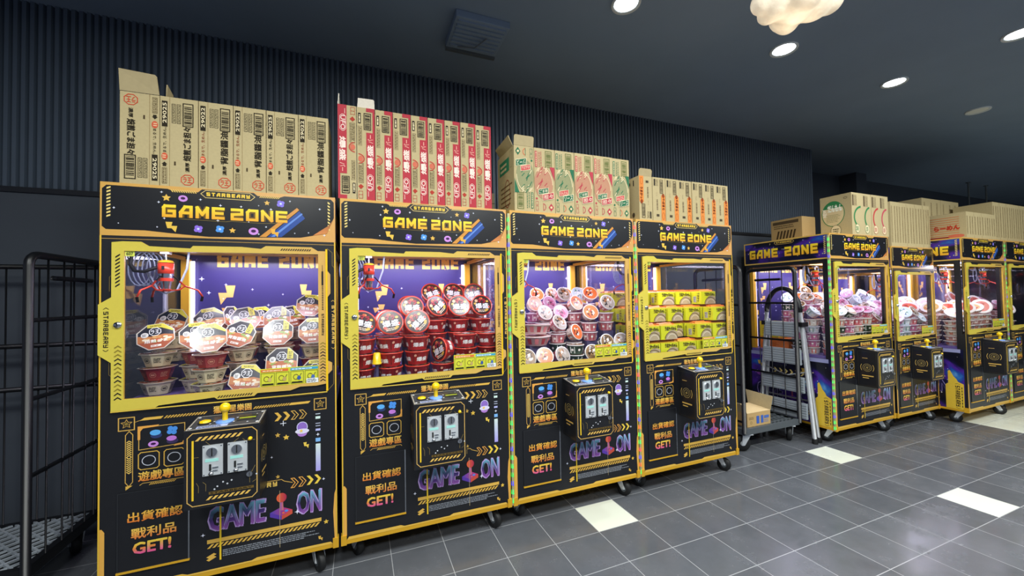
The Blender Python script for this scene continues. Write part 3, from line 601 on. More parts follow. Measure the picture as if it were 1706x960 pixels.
def claw(parent, x, y, zt):
    c = Geo(); c.box(-.02, .02, -.02, .02, .0, .02, 'steel'); c.lathe([(.004, -.06), (.004, .06)], 'chrome', n=8)
    o = c.build('claw', parent, (x, y, zt)); o.scale = (.85, .85, .69)
    m = Geo(); m.lathe([(.02, -.07), (.036, -.065), (.036, -.135), (.03, -.14)], 'red_metal', n=20); m.lathe([(.038, -.06), (.03, -.045), (.01, -.04)], 'gold', n=16); m.lathe([(.033, -.17), (.033, -.138)], 'chrome', n=18); m.lathe([(.034, -.19), (.034, -.168)], 'red_metal', n=18); m.lathe([(.02, -.245), (.026, -.19)], 'chrome', n=16); m.lathe([(.01, -.262), (.024, -.258), (.024, -.245)], 'red_metal', n=14); m.box(-.006, .006, -.0385, -.035, -.11, -.085, 'rubber')
    m.build('motor', o)
    for a_ in (.15, 2.3, 4.3):
        q = Geo(); ca, sa = math.cos(a_), math.sin(a_); P = lambda r, z: (r*ca, r*sa, z)
        q.tube([P(.034, -.155), P(.06, -.19)], .004, 'rubber'); q.tube([P(.06, -.19), P(.085, -.225), P(.06, -.25), P(.022, -.257)], .0055, 'red_metal'); q.tube([P(.085, -.225), P(.145, -.255), P(.165, -.30)], .0055, 'red_metal'); q.tube([P(.165, -.30), P(.16, -.335)], .007, 'rubber')
        q.build('prong', o)
    k = Geo()
    for i in range(5):
        pts = [(-.13+.018*i+.05*math.sin(t), .03+.02*i*.3, .02-.12+.12*math.cos(t)) for t in [PI*2*j/16 for j in range(17)]]
        k.tube(pts, .0038, 'white_cable', n=6)
    k.tube([(-.1, .03, -.1), (-.04, .01, -.25), (.0, .0, -.275), (.05, .01, -.25), (.09, .02, -.1), (.1, .02, .02)], .006, 'white_cable', n=6)
    k.build('coiled_cable', o)
    b = Geo(); b.tube([(-.15, .0, .03), (-.155, -.01, -.07), (-.13, -.02, -.12), (-.09, -.02, -.125), (-.05, -.01, -.10), (-.03, 0, -.09)], .011, 'rubber', n=8); b.build('black_hose', o)
_mc = {}
def machine(label, x, y=0, tz=.905, led=None, sc=None, tagtext=None, clawpos=(.14, .22), plain=False):
    t = thing('claw_machine', label, 'claw machine', (x, y, 0), group='claw machines')
    def part(name, fn, key, parent=t):
        if key not in _mc: o = fn().build(name, parent); _mc[key] = o.data; return o
        o = bpy.data.objects.new(name, _mc[key]); C.objects.link(o); o.parent = parent; return o
    part('header_sign', header_mesh, 'hdr'); part('front_panel', front_mesh, 'frt'); part('prize_door', door_mesh, 'door'); part('window_surround', face_trim_mesh, 'trim'); part('window_frame', window_frame_mesh, 'wfr')
    cb = part('coin_box', coin_box_mesh, 'cb')
    part('coin_slot', lambda: coin_slot_mesh(.435), 'cs1', cb); part('coin_slot', lambda: coin_slot_mesh(.522), 'cs2', cb)
    def joy():
        g = Geo(); g.lathe([(.034, .822), (.034, .829), (.012, .831)], 'blue_plastic', n=24, org=(.458, -.08, 0)); g.lathe([(.011, .829), (.010, .862), (.013, .866)], 'yellow', org=(.458, -.08, 0)); g.sphere((.458, -.08, .884), .021, 'yellow', n=18); return g
    part('joystick', joy, 'joy', cb)
    part('drop_button', lambda: Geo().lathe([(.026, .82), (.026, .828)], 'rubber', n=20, org=(.385, -.075, 0)).lathe([(.021, .828), (.02, .834), (.012, .836)], 'yellow', n=20, org=(.385, -.075, 0)), 'btn', cb)
    part('display', lambda: Geo().box(.51, .572, -.075, -.068, .8245, .829, 'lime'), 'dsp', cb)
    part('key_lock', lambda: Geo().lathe([(.011, -.157), (.011, -.15)], 'chrome', n=18, org=(.565, 0, .607), axis='y').box(.564, .566, -.158, -.156, .6, .614, 'rubber'), 'key', cb)
    part('side_button', lambda: Geo().lathe([(.0, -.162), (.007, -.16), (.008, -.15)], 'yellow', n=14, org=(.567, 0, .757), axis='y'), 'sbt', cb)
    def base():
        g = Geo(); g.box(0, W, 0, D, ZB, ZB+.02, 'gold'); 
        for u in (0, W-.02): g.box(u-.006 if u == 0 else u, u+.02 if u == 0 else u+.026, -.006, .03, ZB-.002, ZB+.045, 'gold')
        return g
    part('base_frame', base, 'base')
    part('floor_tray', lambda: Geo().box(.02, .88, .006, D-.03, tz-.025, tz, 'print', '#6a5a9a'), ('tray', tz))
    part('back_wall', lambda: Geo().box(0, W, D-.012, D, ZB+.02, ZS, 'black'), 'bw')
    part('backdrop', lambda: backdrop_mesh(tz), ('bd', tz))
    part('side_wall', lambda: side_mesh(-1, tz), ('sl', tz)); part('side_wall', lambda: side_mesh(1, tz), ('sr', tz))
    part('front_glass', lambda: Geo().box(.083, .822, -.002, .002, .944, 1.573, 'glass'), 'gl')
    for s, xx in (('l', .008), ('r', W-.012)): part('side_glass', lambda: Geo().box(xx, xx+.004, .06, D-.04, tz-.025, ZS-.03, 'glass'), ('sg', s, tz))
    for s, xx in (('l', .022), ('r', W-.062)):
        part('corner_post', lambda: Geo().box(xx, xx+.04, D-.075, D-.032, tz, ZS-.03, 'gold'), ('cp', s, tz))
        part('light_tube', lambda: Geo().lathe([(.011, tz+.01), (.011, ZS-.04)], 'tube', n=12, org=(xx+(.052 if s == 'l' else -.012), D-.055, 0)), ('lt', s, tz))
    part('light_tube', lambda: Geo().lathe([(.011, .1), (.011, .8)], 'tube', n=12, org=(0, .045, 1.612), axis='x'), 'ltf')
    part('gantry_rail', lambda: Geo().box(.03, .87, .19, .205, 1.595, 1.612, 'gold').box(.03, .87, .24, .255, 1.595, 1.612, 'gold').box(.03, .05, .06, .72, 1.6, 1.62, 'gold').box(.85, .87, .06, .72, 1.6, 1.62, 'gold'), 'rail')
    claw(t, clawpos[0], clawpos[1], 1.583)
    def st():
        g = Geo(); g.box(.574, .821, -.0045, -.0025, .945, 1.028, 'print', '#cfd03c'); a = fart(g, y=-.0045)
        a.rect(.578, 1.012, .69, 1.024, '#d8703a'); a.rect(.70, 1.012, .818, 1.024, '#3a9ac0'); a.scribble(.585, 1.014, .685, 1.022, 1, '#f0e8b0', 2); a.scribble(.705, 1.014, .812, 1.022, 1, '#e8f4ff', 2)
        for i in range(4):
            u = .579+i*.061; a.frame(u, .95, u+.054, 1.007, .002, '#7a7a30'); a.rect(u+.004, .951, u+.05, .958, '#202018'); a.ring(u+.022, .98, .012, .013, .0025, '#5a4a2a'); a.line([(u+.03, .968), (u+.045, .995)], .003, '#5a5a3a'); a.ell(u+.035, .975, .008, .01, ['#c8b060', '#b8a060', '#3a5a9a', '#4a6aa8'][i], 2)
        a.rect(.768, .946, .82, .968, '#e8ecee', 3); a.scribble(.772, .949, .816, .966, 3, '#3a3f4a', 4); return g
    part('instruction_sticker', st, 'stk')
    def nt():
        g = Geo(); g.box(.084, .115, -.0045, -.0025, 1.549, 1.571, 'print', '#d2dc5a'); a = fart(g, y=-.0045)
        if tagtext: a.text(tagtext, .088, 1.553, .111, 1.567, '#4a5030', 1, .03)
        else: a.scribble(.088, 1.553, .111, 1.567, 2, '#6a7040', 1)
        return g
    part('number_tag', nt, ('tag', tagtext))
    part('window_lock', lambda: Geo().lathe([(.0, -.018), (.012, -.018), (.014, -.01)], 'chrome', n=18, org=(.064, 0, 1.258), axis='y').box(.0625, .0655, -.0195, -.017, 1.252, 1.264, 'rubber'), 'wl')
    for i, (cx, cy, r) in enumerate(((.085, .085, .5), (W-.1, .085, 3.6), (.07, D-.09, .3), (W-.07, D-.09, .2))): caster(t, cx, cy, r)
    if led:
        g = Geo(); g.box(-.014, -.001, -.002, .012, .13, ZT-.02, 'strip'); zz = .145; i = 0
        while zz < ZT-.03:
            c = led[i % len(led)]; g.add([(-.011, -.004, zz), (-.004, -.004, zz), (-.0065, -.004, zz+.026), (-.0085, -.004, zz+.026)], [(0, 1, 2, 3)], 'led', c); g.add([(-.0155, .001, zz), (-.0155, .008, zz), (-.0155, .0055, zz+.026), (-.0155, .0035, zz+.026)], [(0, 1, 2, 3)], 'led', c); zz += .05; i += 1
        g.build('led_strip', t)
    light('machine_lamp', 'AREA', (.45, .10, 1.6), INNER_W, (.86, .84, 1), .7, (.45, 0, 0), parent=t, size_y=.08)
    light('machine_lamp', 'AREA', (.45, .62, 1.6), INNER_W*2.5, (.82, .78, 1), .7, (0, 0, 0), parent=t, size_y=.2)
    if sc: t.scale = sc
    return t
PX = .9227
MN = ['leftmost machine', 'second machine', 'third machine', 'fourth machine', 'machine behind ladder', 'small far machine', 'protruding far machine', 'rightmost machine']
GB = ['#20ff60', '#20ff60', '#3a30ff', '#18e048']
ms = []
ms.append(machine('black and gold claw machine at far left, octagonal noodle bowls behind glass', 0, tagtext='607'))
ms.append(machine('black and gold claw machine full of red round-lid cups, second from left', PX))
ms.append(machine('black and gold claw machine heaped with silvery round lids, third from left', 2*PX, led=GB))
ms.append(machine('black and gold claw machine full of yellow packs, fourth from left', 3*PX, led=['#20ff60', '#ff5a20', '#3a30ff', '#ff3050', '#20ff60']))
ms.append(machine('claw machine with printed side window, behind the folded step ladder', 4.861, tz=.77, led=GB, clawpos=(.3, .3)))
ms.append(machine('smaller lower claw machine right of the one behind the step ladder', 5.808, tz=.77, sc=(.845, .93, .953), clawpos=(.5, .3)))
ms.append(machine('claw machine standing forward of the row, second from right', 6.575, -.205, tz=.77, clawpos=(.45, .3)))
ms.append(machine('claw machine cut off by the right edge of the view', 7.505, -.205, tz=.77, led=GB, clawpos=(.4, .3)))
# ================================================================== prizes
def ngon(r, n=8): return [(r*math.cos(PI/n+2*PI*i/n), r*math.sin(PI/n+2*PI*i/n)) for i in range(n)]
def bowl_oct(col, lidv, scrib):
    """octagonal noodle bowl: tapered body + printed film lid"""
    b = Geo(); b.lathe([(.042, 0), (.047, .002), (.066, .058), (.0745, .060), (.0745, .063)], 'pack', col, n=8, smooth=False, phase=PI/8)
    for i in range(8):
        a_ = 2*PI*i/8; n = Vector((math.cos(a_), math.sin(a_), -.32)).normalized(); U = Vector((-math.sin(a_), math.cos(a_), 0)); V = U.cross(n)*-1; V = n.cross(U)
        a = Art(b, Vector((math.cos(a_), math.sin(a_), 0))*.0525+Vector((0, 0, .031)), U, V, 'pack', base=.0008)
        if i % 2: a.ring(0, 0, .013, .013, .002, scrib); a.rect(-.007, -.004, .007, .004, scrib)
        else: a.scribble(-.014, -.012, .014, .014, 4, scrib, seed=i)
    l = Geo(); l.lathe([(.0, .064), (.0755, .064), (.0755, .0625)], 'film', '#cfc9bd', n=8, smooth=False, phase=PI/8)
    a = Art(l, (0, 0, .064), (1, 0, 0), (0, 1, 0), 'film', lift=.0003, base=.0004); O = ngon(.07)
    dark, noodle = (('#2a2c36', '#c07a4a'), ('#33303a', '#b8653a'))[lidv]
    a.poly(O, dark, 0); a.poly([(-.066, -.027), (.066, -.027), (.066, .0), (.03, .008), (-.02, .002), (-.066, .01)], noodle, 1); a.poly([(-.066, -.027), (-.027, -.066), (.027, -.066), (.066, -.027)], '#a8583c', 1)
    r = random.Random(lidv)
    for i in range(14): a.ell(r.uniform(-.05, .05), r.uniform(-.03, .0), r.uniform(.006, .014), r.uniform(.004, .008), r.choice(['#d99a5a', '#c85a34', '#e0b070', '#8aa850', '#f0e0c0']), 2, 10)
    if lidv: a.poly([(.022, .068), (.048, .049), (.048, .012), (.022, .012)], '#dcd04c', 3); a.scribble(.027, .016, .044, .05, 4, '#5a5228', 4)
    else: a.poly([(-.03, .067), (.028, .067), (.066, .028), (.063, .02), (.02, .046), (-.03, .05)], '#dcd04c', 3); a.scribble(-.02, .053, .03, .063, 2, '#5a4a28', 4)
    a.line([(x*.32-.002, y*.32+.026) for x, y in O], .0028, '#f0f0f4', 5, True); a.text('ラ王', -.018, .015, .014, .037, '#f4f4f8', 5, .03)
    a.ell(-.04, .012, .014, .014, '#eceae6', 4); a.scribble(-.049, .004, -.031, .02, 3, '#4a4a50', 5)
    a.text('背脂醤油' if lidv else '焙煎ごま', -.042, -.034, .042, -.016, '#f6f2ea', 5, .03); a.rect(-.02, -.056, .018, -.046, '#f0eadf', 5); a.scribble(-.018, -.054, .016, -.048, 1, '#a83a2a', 6)
    return b, l
def cup_round(r0, r1, h, side, rim, lidart, seams=None):
    b = Geo(); b.lathe([(r0*.95, 0), (r0, .003), (r1*.96, h-.006), (r1, h-.005), (r1, h-.001)], 'pack', side, n=24)
    l = Geo(); l.lathe([(0, h), (r1*.9, h), (r1*1.02, h+.001), (r1*1.03, h-.004), (r1, h-.005)], 'film', rim, n=24)
    a = Art(l, (0, 0, h), (1, 0, 0), (0, 1, 0), 'film', lift=.0003, base=.0012); lidart(a, r1*.92); 
    def sides(fn, k):
        for i in range(k):
            a_ = 2*PI*i/k; n = Vector((math.cos(a_), math.sin(a_), 0)); U = Vector((-math.sin(a_), math.cos(a_), 0)); s = Art(b, (0, 0, 0), U, (0, 0, 1), 'pack', base=.0008, lift=.0004); 
            def P(u, v, L, n=n, U=U, s=s):
                rr = r0 + (r1*.96-r0)*max(0, min(1, v/h)); t = u/max(rr, .01); return n*((rr+.0012+.0004*L)*math.cos(t)) + U*((rr+.0012+.0004*L)*math.sin(t)) + Vector((0, 0, v))
            s.P = P; fn(s, i)
    if seams: sides(*seams)
    return b, l
def wedge_lid(cols, ink, seed):
    def f(a, r):
        a.ell(0, 0, r, r, cols[0], 0, 22); rr = random.Random(seed)
        for i in range(8): a.ell(rr.uniform(-.5, .5)*r, rr.uniform(-.5, .5)*r, rr.uniform(.2, .4)*r, rr.uniform(.12, .25)*r, rr.choice(cols), 1, 10)
        for i in range(9):
            t = rr.uniform(0, 6.28); q = rr.uniform(.1, .6)*r; u, v = q*math.cos(t), q*math.sin(t); s = rr.uniform(.14, .3)*r; e = rr.uniform(0, 3)
            a.line([(u, v), (u+s*math.cos(e), v+s*math.sin(e)), (u+s*math.cos(e+1.2), v+s*1.3*math.sin(e+1.2))], .005, rr.choice(ink), 2)
    return f
def red_lid(a, r):
    a.ell(0, 0, r, r, '#3a2422', 0, 24); rr = random.Random(2)
    for i in range(12):
        t = rr.uniform(0, 6.28); a.ell(r*.7*math.cos(t), r*.7*math.sin(t), .009, .007, rr.choice(['#c85a34', '#e09a4a', '#d8b04c', '#8a3a2a', '#d8584a']), 1, 10)
    a.ell(-r*.55, r*.45, r*.16, r*.16, '#e8b890', 2, 12); a.text('マラ', -.026, .012, .026, .04, '#b8283a', 3, .05); a.text('爆盛', -.044, -.026, .044, .013, '#20181c', 3, .07); a.text('爆盛', -.043, -.025, .043, .012, '#f4f4fa', 4, .035); a.scribble(-.03, -.048, .03, -.03, 2, '#e8d8c0', 3)
def red_side(s, i): s.rect(-.045, .012, .045, .062, '#4a2c24', 1); s.text('爆盛', -.028, .02, .03, .044, '#f0ece8', 2, .04); s.ell(-.036, .052, .007, .007, '#d89a80', 2, 10); s.rect(-.02, .047, .025, .058, '#8a4038', 2)
def band_side(c1, c2):
    def f(s, i): s.rect(-.016, .008, .016, .05, c1 if i % 2 else c2, 1); s.ell(0, .03, .008, .008, '#f4eee6', 2, 10)
    return f
KIND = {}
def reg(key, bl, desc, cat, name, r, h):
    KIND[key] = (bl, desc, cat, name, r, h)
reg('oc', bowl_oct('#cfc4a0', 0, '#4a4636'), 'cream octagonal bowl', 'noodle bowl', 'noodle_bowl', .075, .068)
reg('or', bowl_oct('#8c2c2c', 1, '#c88a70'), 'red octagonal bowl', 'noodle bowl', 'noodle_bowl', .075, .068)
reg('rd', cup_round(.051, .0675, .074, '#c02a2c', '#e0452e', red_lid, (red_side, 4)), 'red noodle cup', 'noodle cup', 'noodle_cup', .069, .0785)
SIL = ['#a89a90', '#b8844e', '#bdb4b0', '#96603a']
reg('sk', cup_round(.044, .0562, .06, '#e0909a', '#d8d4d8', wedge_lid(SIL, ['#1c1a1e', '#2a2226', '#f6f6f8'], 3), (band_side('#b8403c', '#f0d8d0'), 7)), 'silver-lid pink cup', 'noodle cup', 'noodle_cup', .058, .0645)
reg('sg', cup_round(.044, .0562, .06, '#3f5a48', '#d8d8d4', wedge_lid(['#8a6a48', '#c8a070', '#5a4030', '#e0d8c8'], ['#1c1a1e', '#f6f6f8', '#1c1a1e'], 6), (band_side('#dfe4da', '#2a3a30'), 7)), 'brown-lid green cup', 'noodle cup', 'noodle_cup', .058, .0645)
reg('sp', cup_round(.044, .0562, .06, '#d88ab0', '#d8c8dc', wedge_lid(['#c090b0', '#b8608a', '#c8b4c4'], ['#5a2848', '#f6f6f8', '#8a3050'], 9), (band_side('#f4e4ea', '#c05a8a'), 7)), 'pink-lid cup', 'noodle cup', 'noodle_cup', .058, .0645)
reg('so', cup_round(.044, .0562, .06, '#e8dccc', '#f0e8e0', wedge_lid(['#e8743a', '#e8a050', '#cfc4b4', '#b84a3a'], ['#5a2418', '#ffffff'], 12), (band_side('#d8562c', '#f4ece0'), 7)), 'orange-lid cream cup', 'noodle cup', 'noodle_cup', .058, .0645)
reg('sw', cup_round(.044, .0562, .06, '#dfe6ee', '#e8eef6', wedge_lid(['#cfe0f0', '#e8f0f8', '#7a9ad0'], ['#2a4a90', '#ffffff', '#3a7a5a'], 15), (band_side('#5a8a70', '#e8f0f4'), 7)), 'blue-lid white cup', 'noodle cup', 'noodle_cup', .058, .0645)
def plate_lid(cols, seed):
    def f(a, r):
        a.ell(0, 0, r, r, '#ece6e0', 0, 24); a.ell(0, 0, r*.82, r*.75, cols[0], 1, 20); rr = random.Random(seed)
        for i in range(12): a.ell(rr.uniform(-.55, .55)*r, rr.uniform(-.45, .45)*r, rr.uniform(.1, .22)*r, rr.uniform(.06, .14)*r, rr.choice(cols), 2, 10)
        a.text('焼そば', -r*.6, -r*.2, r*.6, r*.25, '#b83a28', 3, .05)
    return f
reg('pw', cup_round(.062, .08, .046, '#d8ccc0', '#f0ece8', plate_lid(['#d8b070', '#c8703a', '#e8d8a0', '#a8482c'], 4), (lambda s, i: s.rect(-.012, .01, .012, .036, '#b86a58', 1), 8)), 'white-rim shallow bowl', 'noodle bowl', 'noodle_bowl', .08, .0515)
reg('pr', cup_round(.062, .08, .046, '#c88a80', '#f0e4e0', plate_lid(['#d86a5a', '#e09a6a', '#f0d8c0', '#c04038'], 8), (lambda s, i: s.rect(-.012, .01, .012, .036, '#f0e0d8', 1), 8)), 'red-print shallow bowl', 'noodle bowl', 'noodle_bowl', .08, .0515)
def big_bowl():
    b = Geo(); b.lathe([(.07, 0), (.075, .003), (.098, .055), (.102, .056), (.102, .06)], 'pack', '#e8c8c4', n=28)
    for i in range(12):
        a_ = 2*PI*i/12; vs = []; 
        for t in (-.09, .09, .09, -.09): vs.append(t)
        q = [(math.cos(a_+t)*(r_), math.sin(a_+t)*(r_), z) for t, r_, z in ((-.14, .0798, .012), (.14, .0798, .012), (.14, .0965, .048), (-.14, .0965, .048))]
        b.add(q, [(0, 1, 2, 3)], 'pack', '#a8323a' if i % 2 else '#d87a80')
    l = Geo(); l.lathe([(0, .061), (.104, .061), (.104, .057)], 'film', '#e0c8c8', n=28); a = Art(l, (0, 0, .061), (1, 0, 0), (0, 1, 0), 'film', lift=.0003, base=.0006); plate_lid(['#c85a4a', '#e0a080', '#f0d8c8'], 5)(a, .095); return b, l
reg('bb', big_bowl(), 'big pink and red striped noodle bowl', 'noodle bowl', 'noodle_bowl', .104, .065)
def yellow_pack():
    b = Geo(); w_, d_, h_ = .074, .046, .098
    b.box(-w_, w_, -d_, d_, 0, h_, 'pack', '#d6d820')
    for O, U, hw in (((0, -d_, 0), (1, 0, 0), w_), ((0, d_, 0), (-1, 0, 0), w_), ((-w_, 0, 0), (0, -1, 0), d_), ((w_, 0, 0), (0, 1, 0), d_)):
        a = Art(b, O, U, (0, 0, 1), 'pack', base=.0008)
        if hw > .05:
            a.poly([(-hw*.5, .0), (hw, .0), (hw, .055), (hw*.5, .068), (0, .06), (-hw*.35, .03)], '#b8a684', 1); a.ring(.02, .0, .062, .056, .006, '#6a5638', 2, 14, 0.25, PI-.1); a.ring(.024, .004, .044, .036, .005, '#e4d8c0', 2, 14, 0.1, PI-.1); a.text('うまかっちゃん', -hw*.55, .062, hw*.9, .092, '#3a2a12', 3, .05)
        else: a.rect(-.03, .015, .0, .06, '#c4c8c0', 1); a.scribble(-.028, .018, -.002, .058, 6, '#6a6a60', 2); a.text('うまかっ', .008, .02, .03, .09, '#4a3a18', 2, .04, -90); a.line([(0, 0), (.0, h_)], .002, '#b8ba18', 1)
    l = Geo(); 
    l.add([(-w_, -d_, h_), (w_, -d_, h_), (w_, d_, h_), (-w_, d_, h_), (-w_*.9, 0, h_+.008), (w_*.9, .0, h_+.008)], [(0, 1, 5, 4), (2, 3, 4, 5), (1, 2, 5), (3, 0, 4)], 'pack', '#d8a030')
    n = 14
    for s in (-1, 1):
        vs = []
        for i in range(n+1): vs += [(s*w_*.9, -.02+.04*i/n, h_+.004), (s*(w_*.9+.004*(i % 2)), -.022+.044*i/n, h_+.014)]
        l.add(vs, [(2*i, 2*i+1, 2*i+3, 2*i+2) for i in range(n)], 'pack', '#e07828')
    l.add([(-w_*.9, -.003, h_+.007), (w_*.9, -.003, h_+.007), (w_*.88, .008, h_+.0195), (-w_*.88, .008, h_+.017)], [(0, 1, 2, 3)], 'pack', '#e07a2c'); return b, l
reg('yp', yellow_pack(), 'yellow noodle multipack', 'noodle pack', 'noodle_pack', .075, .1195)
_pk = {}
def prize(key, m, loc, rot, label, group):
    (bl, desc, cat, name, r, h) = KIND[key]
    if key not in _pk:
        e = bpy.data.objects.new(name, None); e.empty_display_size = .03; C.objects.link(e); bl[0].build('pack_body' if key == 'yp' else 'bowl_body', e); bl[1].build('pack_top' if key == 'yp' else 'lid', e); _pk[key] = e; o = e
    else: o = dup(_pk[key])
    x, y = ms[m].location.x, ms[m].location.y; s = ms[m].scale
    o.location = (x+loc[0]*s.x, y+loc[1]*s.y, loc[2] - .77*(1-s.z)); o.rotation_euler = rot
    return tag(o, label, cat, group)
ROWN = ['front', 'second', 'third', 'fourth', 'fifth', 'back']
rnd = random.Random(21)
def riser(m, x, y, z0, z1, hw):
    """stepped filler board that carries a stack inside the machine"""
    g = Geo(); g.box(x-hw, x+hw, y-hw*.8, y+hw*.8, z0, z1, 'riser'); g.build('prize_riser', ms[m])
def heap(m, tz, rows, keep=lambda ri, ci: 9 if ri == 0 else 2):
    """rows: front to back (y, [(x, kinds bottom to top, lean)]); lean None or (tilt, yaw, spin, key)"""
    grp = 'noodle prizes in the ' + MN[m]
    for ri, (y, cols) in enumerate(rows):
        cols = sorted(cols, key=lambda c: c[0])
        for ci, (x, stack, lean) in enumerate(cols):
            z = tz + .0008; n0 = max(0, len(stack) - keep(ri, ci))
            if n0:
                hh = sum(KIND[q][5] for q in stack[:n0]); riser(m, x, y, tz, z+hh-.001, .042); z += hh; stack = stack[n0:]
            for k, key in enumerate(stack):
                d, h = KIND[key][1], KIND[key][5]; last = len(stack)-1-k
                pos = (f'{ORD[k+1]} up' if not n0 else ('topmost' if last == 0 else ORD[last+1] + ' from top')) + f', {ORD[ci+1]} stack from left, {ROWN[ri]} row, {MN[m]}'
                prize(key, m, (x+rnd.uniform(-.001, .001), y+rnd.uniform(-.001, .001), z), (0, 0, rnd.uniform(-.07, .07) if key == 'yp' else rnd.choice((0, PI/4, PI/2, .3, 1.1))), f'{d}, {pos}', grp); z += h
            if lean:
                tilt, yaw, spin, key = lean; d, r, h = KIND[key][1], KIND[key][4], KIND[key][5]
                Rm = Matrix.Rotation(yaw, 3, 'Z') @ Matrix.Rotation(tilt, 3, 'X') @ Matrix.Rotation(spin, 3, 'Z')
                ax = Rm @ Vector((0, 0, h)); r0 = r*(.64 if key[0] == 'o' else .79); up = max(r*1.03*math.sin(tilt), h*math.cos(tilt) + r0*math.sin(tilt)) + .0025; org = Vector((x, y-.01, z + up - ax.z)) - Vector((ax.x, ax.y, 0))*.55
                prize(key, m, org, Rm.to_euler(), f'tilted {d} on top, {ORD[ci+1]} stack from left, {ROWN[ri]} row, {MN[m]}', grp)
def L(key, t=1.2, yaw=0, spin=0): return (t, yaw, spin, key)
heap(0, .905, keep=lambda ri, ci: 9 if ri == 0 else (3 if ri == 1 else 2), rows=[
 (.095, [(.355, ['oc', 'oc', 'or'], L('oc', 1.15, .12, .1)), (.505, [], L('oc', 1.2, 0, -.1)), (.655, ['oc'], L('or', 1.25, -.05, 0)), (.803, [], L('oc', 1.25, -.1, .05))]),
 (.265, [(.095, ['oc', 'or', 'oc'], L('oc', 1.0, .15, .15)), (.255, ['oc', 'oc', 'or'], L('oc', 1.1, .2, .1)), (.44, ['or', 'oc', 'oc'], L('or', 1.15, -.1, -.3)), (.61, ['oc', 'or', 'oc'], L('or', 1.2, 0, 0)), (.775, ['oc', 'or', 'oc'], L('oc', 1.25, -.1, .05))]),
 (.435, [(.1, ['or', 'oc', 'oc', 'oc'], L('oc', 1.1, -.15, -.1)), (.26, ['oc', 'oc', 'or', 'oc'], L('oc', 1.2, 0, .2)), (.42, ['or', 'oc', 'or', 'oc'], L('or', 1.1, .2, .2)), (.58, ['oc', 'or', 'oc', 'or'], L('or', 1.2, -.15, .1)), (.74, ['or', 'oc', 'oc', 'oc', 'or'], L('oc', 1.1, .1, -.1))]),
 (.605, [(.3, ['oc', 'oc', 'or', 'oc'], L('or', 1.3, 1.1, 0)), (.46, ['oc', 'or', 'oc', 'oc'], L('oc', 1.1, 0, .1)), (.62, ['oc', 'oc', 'or', 'oc'], L('or', 1.2, .3, .2)), (.78, ['or', 'oc', 'oc', 'or', 'oc'], L('oc', 1.0, -.2, .1))])])
heap(1, .905, [
 (.09, [(.1, ['rd']*3, L('rd', 1.1, .3, -.3)), (.243, ['rd']*3, L('rd', 1.2, 0, .15)), (.388, ['rd', 'rd', 'rd'], L('rd', 1.2, -.1, .8)), (.532, ['rd'], L('rd', 1.5, -1.1, .5)), (.664, ['rd']*3, None), (.806, ['rd']*3, None)]),
 (.25, [(.09, ['rd']*3, L('rd', 1.1, .2, .1)), (.235, ['rd']*3, L('rd', 1.2, 0, .2)), (.378, ['rd']*4, L('rd', 1.2, 0, 0)), (.521, ['rd']*4, L('rd', 1.15, .3, .7)), (.664, ['rd']*4, L('rd', 1.2, 0, 0)), (.807, ['rd']*4, L('rd', 1.2, 0, 0))]),
 (.41, [(.1, ['rd']*2, None), (.25, ['rd']*3, None), (.378, ['rd']*4, L('rd', 1.1, 0, .4)), (.521, ['rd']*5, L('rd', 1.1, .1, .3)), (.664, ['rd']*5, L('rd', 1.1, 0, -.2)), (.807, ['rd']*5, L('rd', 1.2, -.2, .2))]),
 (.57, [(.6, ['rd']*5, None), (.75, ['rd']*5, L('rd', 1.1, 0, 0))])])
t = thing('yellow_cup', 'yellow translucent cup upside down on a dark stem, front of second machine', 'cup', (PX+.1715, .034, .9058), group=None)
g = Geo(); g.lathe([(.014, 0), (.009, .006), (.009, .095), (.014, .1)], 'riser', n=12); g.build('stem', t)
g = Geo(); g.lathe([(.0235, .1005), (.024, .108), (.0215, .109), (.018, .155), (.014, .16), (.0, .161)], 'yellow', n=20); g.build('cup_body', t)
heap(2, .905, [
 (.075, [(.12, [], L('sg', 1.2, .1, .2)), (.24, [], L('so', 1.1, -.1, 1)), (.36, [], L('sk', 1.2, .2, 2)), (.475, ['sg', 'sg'], None), (.59, [], L('sg', 1.2, -.1, .2)), (.70, ['sk'], L('sg', 1.25, .1, .4)), (.82, ['sg'], L('sk', 1.2, -.1, 3))]),
 (.20, [(.41, ['sk', 'sg', 'sk'], L('sk', 1.0, .3, .1)), (.537, ['sg', 'sk'], L('so', 1.2, .4, 1)), (.664, ['sk', 'sg', 'sk', 'sk'], L('so', 1.1, -.2, 2)), (.8, ['sk', 'sk', 'sg', 'sk', 'sk'], L('sk', 1.1, 0, 1.3))]),
 (.348, [(.12, ['sp', 'sk', 'sp'], L('sp', 1.2, .5, .2)), (.25, ['sk', 'sp'], L('sp', 1.15, .3, 1)), (.38, ['sk']*4, L('sk', 1.1, .1, .7)), (.506, ['sk']*4, L('sp', 1.1, 0, 2)), (.632, ['sk']*5, L('so', 1.15, .2, .3)), (.758, ['sk', 'sp']*3, L('so', 1.0, -.2, 1))]),
 (.474, [(.1, ['sp']*4, L('sp', 1.1, .2, 0)), (.23, ['sw']*4, L('sw', 1.25, .3, 1)), (.36, ['sp']*5, L('so', 1.2, 0, 2)), (.48, ['sk']*5, L('sp', 1.1, .2, 3)), (.6, ['sk']*6, L('sk', 1.1, .1, .4)), (.727, ['sp']*6, L('sw', 1.15, 0, 1.4))]),
 (.60, [(.3, ['sp']*4, None), (.44, ['sk']*6, L('so', 1.0, 0, 1)), (.568, ['sk']*6, L('sk', 1.1, .1, 2)), (.694, ['sk']*6, L('so', 1.1, -.1, .5)), (.82, ['sp']*6, L('so', 1.1, -.2, 1.5))])])
